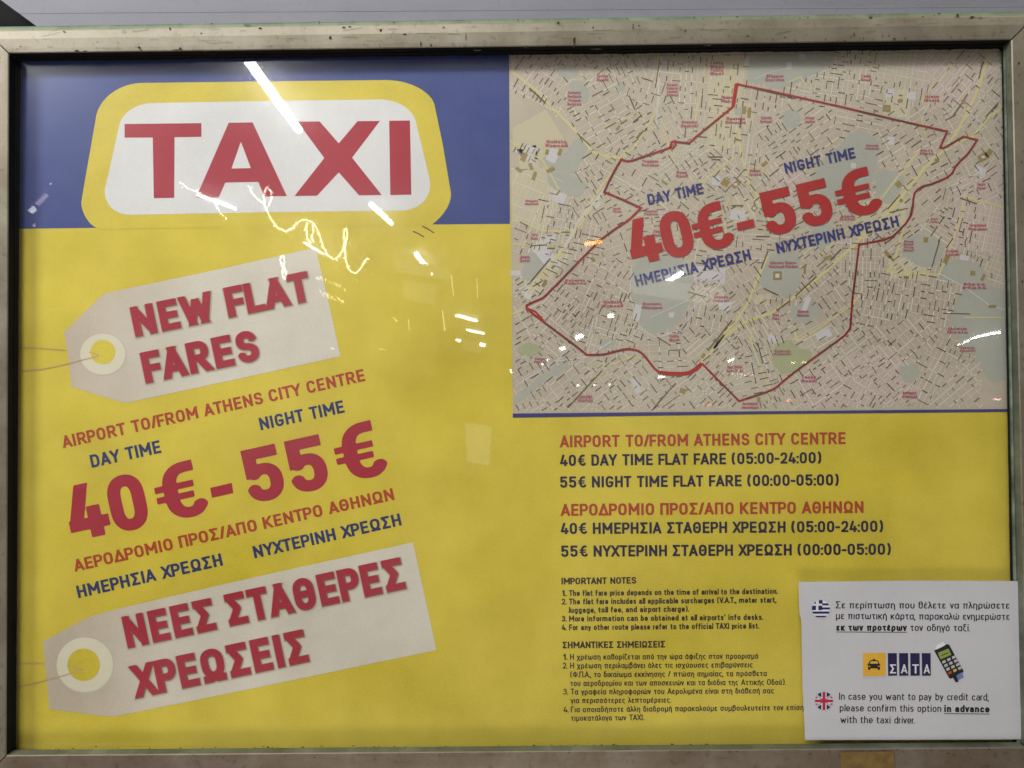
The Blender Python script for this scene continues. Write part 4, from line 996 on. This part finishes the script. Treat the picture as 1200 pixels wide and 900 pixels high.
# headings printed on the map
def ML(t, a, b, cap): lettering(t, a, b, cap, M_MAPBLUE, MAP, 7, w=.18)
ML('DAY TIME', (760.4, 240.2), (824.6, 226.6), 12.6)
ML('NIGHT TIME', (920.8, 203.2), (1003, 184.8), 12.4)
ML('ΗΜΕΡΗΣΙΑ ΧΡΕΩΣΗ', (746, 335.8), (880.6, 304.4), 13)
ML('ΝΥΧΤΕΡΙΝΗ ΧΡΕΩΣΗ', (911.4, 297.4), (1054, 265), 13)
big_fare([('4', (742.4, 311.6), (779.6, 302.6), 53, .21), ('0', (781.8, 305.0), (816.6, 296.6), 54.5, .205), ('€', (818.6, 297.4), (862.0, 286.8), 54.5, .185), 
          ('5', (900.4, 277.8), (936.4, 269.2), 52.5, .205), ('5', (943.0, 268.0), (979.0, 259.4), 52.5, .205), ('€', (986.6, 258.6), (1035.6, 246.8), 55, .185)], M_MAPRED, MAP, 8)

poly_px('fare_figure', [(863, 261.4), (882.8, 256.6), (885, 266), (864.6, 270.6)], M_MAPRED, MAP, 8)
# ------------------------------------------------------------------ white notice stuck on the glass at lower right
YS = -0.0134
M_PAPER = ink('notice_paper', (0.44, 0.44, 0.47), 0.55, 0.06, None, 0.4)
notice = thing('notice_sheet', at(1068, 867, YS), 'small white notice about paying taxis by card, stuck over the lower right glass corner', 'notice')
SC = [(936, 682), (1060, 680.6), (1194, 681), (1195, 740), (1196.5, 820), (1197, 866.4), (1080, 866.9), (943.5, 867.3), (940.6, 800), (939.2, 726), (936.9, 719)]
q = at_np(SC, YS); n = len(SC)
V = [tuple(p) for p in q]+[(p[0], YS+0.0005, p[2]) for p in q]
F = [tuple(range(n)), tuple(reversed(range(n, 2*n)))]+[(i, n+i, n+(i+1) % n, (i+1) % n) for i in range(n)]
mesh_obj('paper_sheet', V, F, M_PAPER, notice)
NT = lambda t, a, b, w=.125, cap=8.4: lettering(t, a, b, cap, M_BLACK, notice, 1, w=w, y=YS)
NT('Σε περίπτωση που θέλετε να πληρώσετε', (979.2, 713), (1183, 713.4))
NT('με πιστωτική κάρτα, παρακαλώ ενημερώστε', (979.6, 725.6), (1183.2, 726.6))
NT('εκ των προτέρων', (980, 739.2), (1062.6, 739.4), .20)
NT('τον οδηγό ταξί.', (1066.8, 739.4), (1136.8, 739.8))
NT('In case you want to pay by credit card,', (983.2, 820), (1158.6, 821))
NT('please confirm this option', (984, 833.6), (1103, 834.4))
NT('in advance', (1106.4, 834.4), (1159.6, 835), .20)
NT('with the taxi driver.', (984.8, 847.4), (1072.6, 848))
for b in [(980, 740.6, 1062.6, 740.9, .8), (1106.4, 836.2, 1159.8, 836.8, .8)]:
    V, F = quads_px([b], .8, y=YS, layer=1.4); mesh_obj('underline', V, F, M_BLACK, notice)
def sdf_px(name, fn, x0, y0, x1, y1, h, mat, parent, layer):
    nx = int((x1-x0)/h)+2; ny = int((y1-y0)/h)+2
    GX, GY = np.meshgrid(x0+np.arange(nx)*h+.003, y0+np.arange(ny)*h+.003)
    V, F = march(fn(GX, GY), x0, y0, h)
    return mesh_obj(name, at_np(V, YS-layer*LAY), F, mat, parent)
C_ = lambda cx, cy, r: (lambda x, y: np.hypot(x-cx, y-cy)-r)
def AND(*f): return lambda x, y: np.maximum.reduce([g(x, y) for g in f])
def OR(*f): return lambda x, y: np.minimum.reduce([g(x, y) for g in f])
def BX(x0, y0, x1, y1): return lambda x, y: np.maximum.reduce([x0-x, x-x1, y0-y, y-y1])
def LN(cx, cy, ang, w): return lambda x, y: abs((x-cx)*math.sin(ang)-(y-cy)*math.cos(ang))-w
N_FLAGB = ink('flag_blue_print', (0.016, 0.018, 0.085), .45, .1); N_FLAGW = ink('flag_white_print', (0.58, 0.58, 0.62), .45, .03); N_FLAGR = ink('flag_red_print', (0.33, 0.02, 0.04), .45, .1)
N_SHADE = ink('tile_shade_print', (0.40, 0.40, 0.43), .5, .05)
gx, gy = 962, 713.8
sdf_px('button_shadow', C_(gx+.6, gy+1.6, 10.8), 948, 700, 976, 730, .7, N_SHADE, notice, .6)
fg = sdf_px('flag_button', C_(gx, gy, 10.6), 948, 700, 976, 728, .6, N_FLAGW, notice, 1)
fg['label'] = 'round button with blue and white striped flag'
sdf_px('flag_stripe', AND(C_(gx, gy, 10.6), OR(BX(963.5, 707.0, 975, 709.4), BX(963.5, 711.8, 975, 714.2), BX(950, 716.6, 975, 719.2), BX(950, 721.6, 975, 723.6))), 948, 700, 976, 728, .35, N_FLAGB, fg, 1.6)
sdf_px('flag_canton', AND(C_(gx, gy, 10.6), OR(BX(959.5, 702, 964, 707.4), BX(950, 709.8, 956.2, 715), BX(959, 709.8, 963.6, 715), BX(951, 704, 956.2, 707.4))), 948, 700, 976, 728, .35, N_FLAGB, fg, 1.8)
ux, uy = 965.6, 821.4
sdf_px('button_shadow', C_(ux+.6, uy+1.6, 10.8), 951, 808, 980, 836, .7, N_SHADE, notice, .6)
uk = sdf_px('flag_button', C_(ux, uy, 10.6), 951, 808, 980, 836, .6, N_FLAGB, notice, 1)
uk['label'] = 'round button with red, white and blue crossed flag'
sdf_px('flag_saltire', AND(C_(ux, uy, 10.6), OR(LN(ux, uy, .62, 1.3), LN(ux, uy, -.62, 1.3), BX(ux-3, uy-12, ux+3, uy+12), BX(ux-12, uy-3, ux+12, uy+3))), 951, 808, 980, 836, .4, N_FLAGW, uk, 1.6)
sdf_px('flag_cross', AND(C_(ux, uy, 10.6), OR(BX(ux-1.8, uy-12, ux+1.8, uy+12), BX(ux-12, uy-1.7, ux+12, uy+1.7), LN(ux, uy, .62, .45), LN(ux, uy, -.62, .45))), 951, 808, 980, 836, .35, N_FLAGR, uk, 2.0)
def npoly(name, pts, mat, parent, layer): return mesh_obj(name, at_np(pts, YS-layer*LAY), [tuple(range(len(pts)))], mat, parent)
Z = lambda L: [(990+x/8, 745+y/8) for x, y in L]
N_ORANGE = ink('tile_orange_print', (0.60, 0.30, 0.035), .45, .08, (0.62, 0.36, 0.045)); N_TILE = ink('tile_navy_print', (0.014, 0.013, 0.055), .45, .1)
sdf_px('tile_shadow', BX(1010.6, 790, 1038.6, 795), 1008, 788, 1042, 797, .5, N_SHADE, notice, .6)
sdf_px('tile_shadow', BX(1041, 789.6, 1091.6, 793.4), 1038, 788, 1094, 796, .5, N_SHADE, notice, .6)
tx = npoly('taxi_tile', Z([(170, 163), (382, 160), (384, 376), (172, 380)]), N_ORANGE, notice, 1)
npoly('car_pictogram', Z([(236, 232), (262, 228), (264, 218), (284, 218), (287, 228), (312, 232), (322, 262), (334, 262), (334, 270), (328, 272), (331, 318), (312, 322), (306, 306), (240, 306), (236, 320), (218, 318), (218, 272), (210, 270), (211, 262), (222, 262)]), M_BLACK, tx, 2)
npoly('car_window', Z([(243, 239), (306, 239), (313, 262), (236, 262)]), N_ORANGE, tx, 3)
npoly('car_headlight', Z([(224, 282), (240, 284), (240, 292), (226, 291)]), N_ORANGE, tx, 3)
npoly('car_headlight', Z([(308, 284), (325, 282), (324, 291), (309, 292)]), N_ORANGE, tx, 3)
for i, (ch, xa, xb) in enumerate([('Σ', 403, 488), ('Α', 508, 594), ('Τ', 613, 702), ('Α', 721, 805)]):
    tl = npoly('letter_tile', Z([(xa, 163), (xb, 163), (xb+2, 374), (xa+3, 376)]), N_TILE, notice, 1)
    lettering(ch, (990+(xa+20)/8, 745+353/8), (990+(xb-8)/8, 745+353/8), 10.6, N_FLAGW, tl, 2, w=.14, y=YS, name='letter')
ct = npoly('card_terminal_picture', Z([(838, 140), (850, 132), (960, 78), (978, 84), (1114, 330), (1110, 345), (1004, 400), (988, 404), (975, 392)]), M_BLACK, notice, 2)
npoly('paper_slip', Z([(845, 118), (870, 82), (925, 58), (945, 82), (930, 96), (860, 130)]), ink('slip_print', (0.60, 0.62, 0.68), .5, .03), ct, 2.6)
npoly('screen', Z([(872, 160), (972, 120), (1000, 178), (898, 222)]), ink('screen_print', (0.20, 0.27, 0.055), .45, .1), ct, 3)
npoly('screen_text', Z([(905, 182), (972, 154), (975, 161), (908, 190)]), M_BLACK, ct, 3.6)
kb = ink('key_print', (0.40, 0.40, 0.42), .45, .05); kr = ink('key_red_print', (0.40, 0.06, 0.03), .45, .05); ky = ink('key_orange_print', (0.55, 0.33, 0.08), .45, .05)
for r in range(4):
    for c in range(3):
        x = 928+c*46+r*19; y = 245-c*21+r*34
        npoly('key', Z([(x-17, y-6), (x+13, y-19), (x+20, y+4), (x-10, y+17)]), kb if r < 3 else (kr, ky, kr)[c] if c < 2 else kb, ct, 3)
npoly('payment_card', Z([(1048, 372), (1100, 340), (1116, 390), (1062, 418)]), ink('card_print', (0.13, 0.16, 0.36), .45, .05), ct, 3.4)
npoly('terminal_foot', Z([(1012, 392), (1048, 378), (1068, 430), (1040, 438)]), M_BLACK, ct, 3.2)

# ochre tape on the bottom rail
q = at_np([(985, 882.2), (1047.5, 881.2), (1048.6, 908), (986, 909)], Y_FRAME-0.0022)
V = [tuple(p) for p in q]+[(p[0], Y_FRAME-0.0010, p[2]) for p in q]
F = [(0, 1, 2, 3)]+[(i, 4+i, 4+(i+1) % 4, (i+1) % 4) for i in range(4)]+[(7, 6, 5, 4)]
o = mesh_obj('tape_strip', V, F, M_TAPE)
tag(o, 'short ochre tape strip stuck on the bottom frame rail below the white notice', 'tape')

# ------------------------------------------------------------------ behind the viewer: what the glass mirrors
ZC = CAM.z+1.80                                # height of the ceiling
def mirror(px, py, dist=None, z=None):
    d = ray(px, py); t = (Y_GLASS-CAM.y)/d.y; h = CAM+d*t; r = Vector((d.x, -d.y, d.z))
    if z is not None: s = (z-h.z)/r.z
    else: s = dist/r.length
    return h+r*s, (t+s)*1.0
M_TUBE = glow('tube_glow', (1.0, 0.98, 0.95), 42)
M_WARM = glow('bulb_glow', (1.0, 0.90, 0.74), 60)
M_HOUSE = plain('lamp_housing_enamel', (0.5, 0.5, 0.5))
def tube_between(A, B, ra, rb, n=8):
    d = (B-A).normalized(); u = d.cross(Vector((0, 0, 1))).normalized() if abs(d.z) < .95 else Vector((1, 0, 0)); v = d.cross(u)
    V = []; F = []
    for P, r in ((A, ra), (B, rb)):
        for i in range(n):
            a = i/n*2*math.pi; q = P+(u*math.cos(a)+v*math.sin(a))*r; V.append(tuple(q))
    for i in range(n): F.append((i, (i+1) % n, n+(i+1) % n, n+i))
    F.append(tuple(reversed(range(n)))); F.append(tuple(range(n, 2*n)))
    return V, F
def tube_lamp(a, b, w, label, mat=None, dist=None, group='tube lamps mirrored in the glass'):
    A, ta = mirror(*a, dist=dist, z=None if dist else ZC-0.07); B, tb = mirror(*b, dist=dist, z=None if dist else ZC-0.07)
    ra = w*ta/FPX/2
    T = thing('tube_lamp', A.lerp(B, .5), label, 'lamp', group)
    V, F = tube_between(A, B, ra, ra); mesh_obj('tube', V, F, mat or M_TUBE, T)
    V, F = tube_between(A+Vector((0, 0, ra*1.8+.01)), B+Vector((0, 0, ra*1.8+.01)), ra*.7, ra*.7, 4); mesh_obj('lamp_housing', V, F, M_HOUSE, T)
    return T
for a, b, w, l in [((281, 58), (350, 151), 12, 'long near tube lamp whose glare crosses the emblem over the letter X'), ((435, 239), (459, 262), 6, 'tube lamp mirrored below the letter X of the emblem'), ((488, 298), (502, 316), 5.5, 'tube lamp mirrored below the two scuffs'),
                   ((356, 284), (378, 297), 2.6, 'thin tube lamp mirrored above the upper price tag'), ((537, 370), (557, 376), 3.6, 'upper of two far tube lamps mirrored left of the map'), ((547, 387), (566, 391.5), 2.6, 'lower of two far tube lamps mirrored left of the map'),
                   ((232, 228), (276, 245), 4, 'tube lamp mirrored at the foot of the letter A'), ((775, 334), (799, 320), 5.2, 'bright tube lamp mirrored on the blue day fare lettering of the map')]:
    tube_lamp(a, b, w, l)
pts = [((1122, 405), (1140, 396.5)), ((1140, 396.5), (1160, 391.5)), ((1160, 391.5), (1186, 388.5))]
for i, (a, b) in enumerate(pts): tube_lamp(a, b, (1.2, 2.4, 2.8)[i], ('left end', 'middle', 'right end')[i]+' of the tube lamp row mirrored at the right side of the map', dist=9)
DOTS = [((533, 370), (535, 370.5), 2.6), ((534, 398.4), (540, 400), 3), ((562, 403.6), (568, 406), 4), ((505, 320), (507, 323), 1.6), ((712, 371), (719, 370), 4.6), ((675, 396), (684, 393.5), 5), ((657, 410), (663, 407.5), 3.6), ((641, 422), (643, 422), 2.6), ((635, 427), (637, 427), 2.4), ((771, 441.6), (779, 441), 2.6), ((853, 423), (860, 420), 2.6), ((676, 451.5), (679, 451.5), 1.6), ((696, 451), (698, 451), 1.8), ((713, 450.4), (715, 450.4), 1.6), ((1111, 366), (1114, 366), 1.4), ((598, 434), (599, 438), 2.4), ((387, 408), (392, 409), 1.2), ((460, 371), (466, 376), 1.2), ((479, 374), (480, 386), .9), ((518, 364), (521, 388), 1.1), ((528, 322), (531, 346), .9), ((558, 326), (559, 348), .7), ((444, 409), (452, 410), .9)]
DL = ['tiny lamp touching the upper far tube lamp', 'lower left white dot beside the far tube lamps', 'lower right white dot beside the far tube lamps', 'tiny dot under the tube lamp below the scuffs', 'highest white dot on the map, left of the large park', 'second white dot on the map, down left from the highest', 'third white dot going down left on the map', 'fourth white dot going down left on the map', 'last white dot going down left on the map', 'flat white dot just under the thick red zone line', 'slanted white dot right of the zone line notch', 'leftmost of three faint dots low on the map', 'middle of three faint dots low on the map', 'rightmost of three faint dots low on the map', 'tiny dot on a street name right of the zone', 'yellowish dot on the left edge of the map', 'faint dash on the lower corner of the upper price tag', 'short faint dash right of the upper price tag', 'faint upright line left of the far tube lamps', 'longer faint upright line left of the far tube lamps', 'faint upright line under the tube lamp below the scuffs', 'faint upright line nearest the map', 'faint dash above the night time heading']
for i, (a, b, w) in enumerate(DOTS):
    T = tube_lamp(a, b, w, 'far lamp mirrored as '+DL[i], dist=8, mat=glow('far_lamp_glow', (1, .97, .93) if w > 1.5 else (1, .9, .6), 34 if w > 1.5 else 11) if True else None, group='far lamps mirrored as dots of light')
ORD = [((685, 285.5), (705, 282.5), 4.4, (1.0, .42, .06), 26, 'orange lamp mirrored on the red zone line of the map'), ((829, 474), (834, 473.6), 2.6, (1, .22, .2), 13, 'left of two red lamps mirrored at the lower edge of the map'), ((921, 469), (927, 468.6), 2.6, (1, .25, .2), 15, 'right of two red lamps mirrored at the lower edge of the map'),
       ((1164, 467.6), (1173, 467.8), 1.8, (1, .45, .5), 26, 'pink lamp mirrored low on the right of the map'), ((926, 424.6), (931, 424.4), 1.6, (1, .8, .3), 26, 'left of two yellow lamps mirrored on the olive park'), ((940, 424.4), (945, 424.2), 1.6, (1, .8, .3), 20, 'right of two yellow lamps mirrored on the olive park'),
       ((36, 249), (42, 244), 6, (.95, .95, 1), 12, 'white lamp mirrored low in the blue band at far left'), ((44, 240), (56, 228), 5, (1, .75, .8), 5, 'pinkish lamp mirrored low in the blue band at far left'), ((40, 266), (42, 263), 2.2, (1, .85, .85), 9, 'small lamp mirrored on the edge of the blue band'), ((59, 216), (60.5, 215.5), 1.8, (1, .6, .5), 16, 'tiny red lamp mirrored in the blue band')]
for a, b, w, c, s, l in ORD: tube_lamp(a, b, w, l, glow('coloured_lamp_glow', c, s), dist=6, group=None)
rq = random.Random(5)
def lamp_cluster(name, L, mat, dist, label):
    VV = []; FF = []
    for a, b, w in L:
        A, ta = mirror(*a, dist=dist); B, tb = mirror(*b, dist=dist)
        V, F = tube_between(A, B, w*ta/FPX/2, w*ta/FPX/2, 6); k = len(VV); VV += V; FF += [tuple(i+k for i in f) for f in F]
    o = mesh_obj(name, VV, FF, mat); tag(o, label, kind='stuff')
L = []
for i in range(16):
    x, y = 866+rq.gauss(0, 7), 439+rq.gauss(0, 2.2); L.append(((x, y), (x+1.5, y), 1.3))
lamp_cluster('far_lamps', L, glow('cluster_glow', (1, .85, .65), 13), 8, 'cluster of far pale lamps mirrored low on the map')
L = []
for i in range(26):
    u = i/25; x, y = 371+u*32+rq.gauss(0, .8), 322+u*14+rq.choice([0, 17])+rq.gauss(0, 1); L.append(((x, y), (x+1, y+3.4), 1.1))
lamp_cluster('shop_lamps', L, glow('shop_glow', (1, .9, .6), 16), 8, 'two rows of shop lamps mirrored beside the upper price tag')
# strings of fairy lights
SL = [[(291, 218), (296, 228), (303, 235), (310, 240), (313, 248), (318, 258), (325, 267), (333, 271), (340, 269), (346, 263), (352, 258), (358, 257), (364, 259), (370, 266), (375, 277), (379, 290), (384, 299), (391, 304), (397, 301), (402, 293), (404, 284), (403, 275), (404, 268), (407, 268), (407, 280), (404, 292), (406, 305), (408, 314), (413, 319), (418, 321), (424, 314), (428, 307), (431, 303)],
      [(359, 260), (358, 270), (360, 280), (365, 285)], [(366, 261), (367, 270), (364, 278), (367, 284)], [(310, 240), (309, 228), (312, 220), (318, 224), (317, 236), (314, 242)], [(329, 299), (328, 306), (331, 313), (330, 321), (333, 327), (335, 322), (332, 312), (333, 302), (330, 299)], [(210, 214), (222, 221), (236, 227)], [(250, 238), (258, 249), (265, 256)]]
M_WIRE = plain('lamp_wire', (.1, .08, .05))
for si, path in enumerate(SL):
    c, _ = mirror(*path[0], dist=2.0)
    T = thing('string_light', c, ['long wavy string of warm fairy lights mirrored below the emblem', 'short left strand of fairy lights hanging from the wavy string', 'short right strand of fairy lights hanging from the wavy string', 'loop of fairy lights mirrored on the right foot of the letter A', 'narrow loop of white fairy lights mirrored on the upper price tag', 'faint string of lights mirrored at the left foot of the letter A', 'faint string of lights mirrored below the emblem letter A'][si], 'string light', 'strings of fairy lights mirrored in the glass')
    WV = []; WF = []; BV = []; BF = []
    P = [mirror(x, y, dist=2.0)[0] for x, y in path]
    for a, b in zip(P[:-1], P[1:]):
        V, F = tube_between(a, b, .0021, .0021, 4); k = len(WV); WV += V; WF += [tuple(i+k for i in f) for f in F]
        n = max(1, int((b-a).length/.0075))
        for i in range(n):
            q = a.lerp(b, (i+rq.random())/n)+Vector((rq.gauss(0, .0026), 0, rq.gauss(0, .0026))); r = rq.uniform(.0018, .0036)
            k = len(BV); BV += [tuple(q+Vector(v)*r) for v in ((1, 0, 0), (-1, 0, 0), (0, 1, 0), (0, -1, 0), (0, 0, 1), (0, 0, -1))]
            BF += [tuple(k+j for j in f) for f in ((0, 2, 4), (2, 1, 4), (1, 3, 4), (3, 0, 4), (2, 0, 5), (1, 2, 5), (3, 1, 5), (0, 3, 5))]
    mesh_obj('lamp_wire', WV, WF, glow('wire_glow', (1, .90, .72), 26 if si < 5 else 7), T)
    o = mesh_obj('bulb', BV, BF, M_WARM if si != 4 else glow('white_bulb_glow', (1, .95, .9), 20), T); o['kind'] = 'stuff'
# pale lit shop windows far behind, dim in the glass
for (x0, y0, x1, y1, s, l) in [(545, 494, 576, 542, 1.4, 'dim lit window mirrored low in the yellow field'), (472, 328, 511, 352, .8, 'dim lit window mirrored left of the map'), (462, 304, 528, 320, 1.0, 'dim lit soffit strip mirrored below the scuffs'), (540, 398, 566, 412, .8, 'dim lit window mirrored under the two far tube lamps'), (740, 322, 850, 345, 1.6, 'lit sign band mirrored across the park on the map')]:
    c = [mirror(x, y, dist=9)[0] for x, y in ((x0, y0), (x1, y0+(x1-x0)*.16), (x1-3, y1+(x1-x0)*.12), (x0+2, y1-2))]
    yb = c[0].y; V = [tuple(p) for p in c]+[(p.x, p.y-.05, p.z) for p in c]
    F = [(0, 1, 2, 3), (7, 6, 5, 4)]+[(i, 4+i, 4+(i+1) % 4, (i+1) % 4) for i in range(4)]
    o = mesh_obj('lit_window', V, F, glow('window_glow', (1, .96, .9), s)); tag(o, l, 'window')
# ceiling and floor of the covered taxi rank
o = box('ceiling', -9, 9, -24, -1.75, ZC, ZC+.12, plain('ceiling_paint', (.55, .55, .56), .8), kind='structure'); tag(o, 'pale ceiling behind the viewer')
o = box('ground', -9, 9, -24, .09, -1.5, -1.4, plain('brown_paving', (.22, .17, .13), .7), kind='structure'); tag(o, 'brown paved ground')
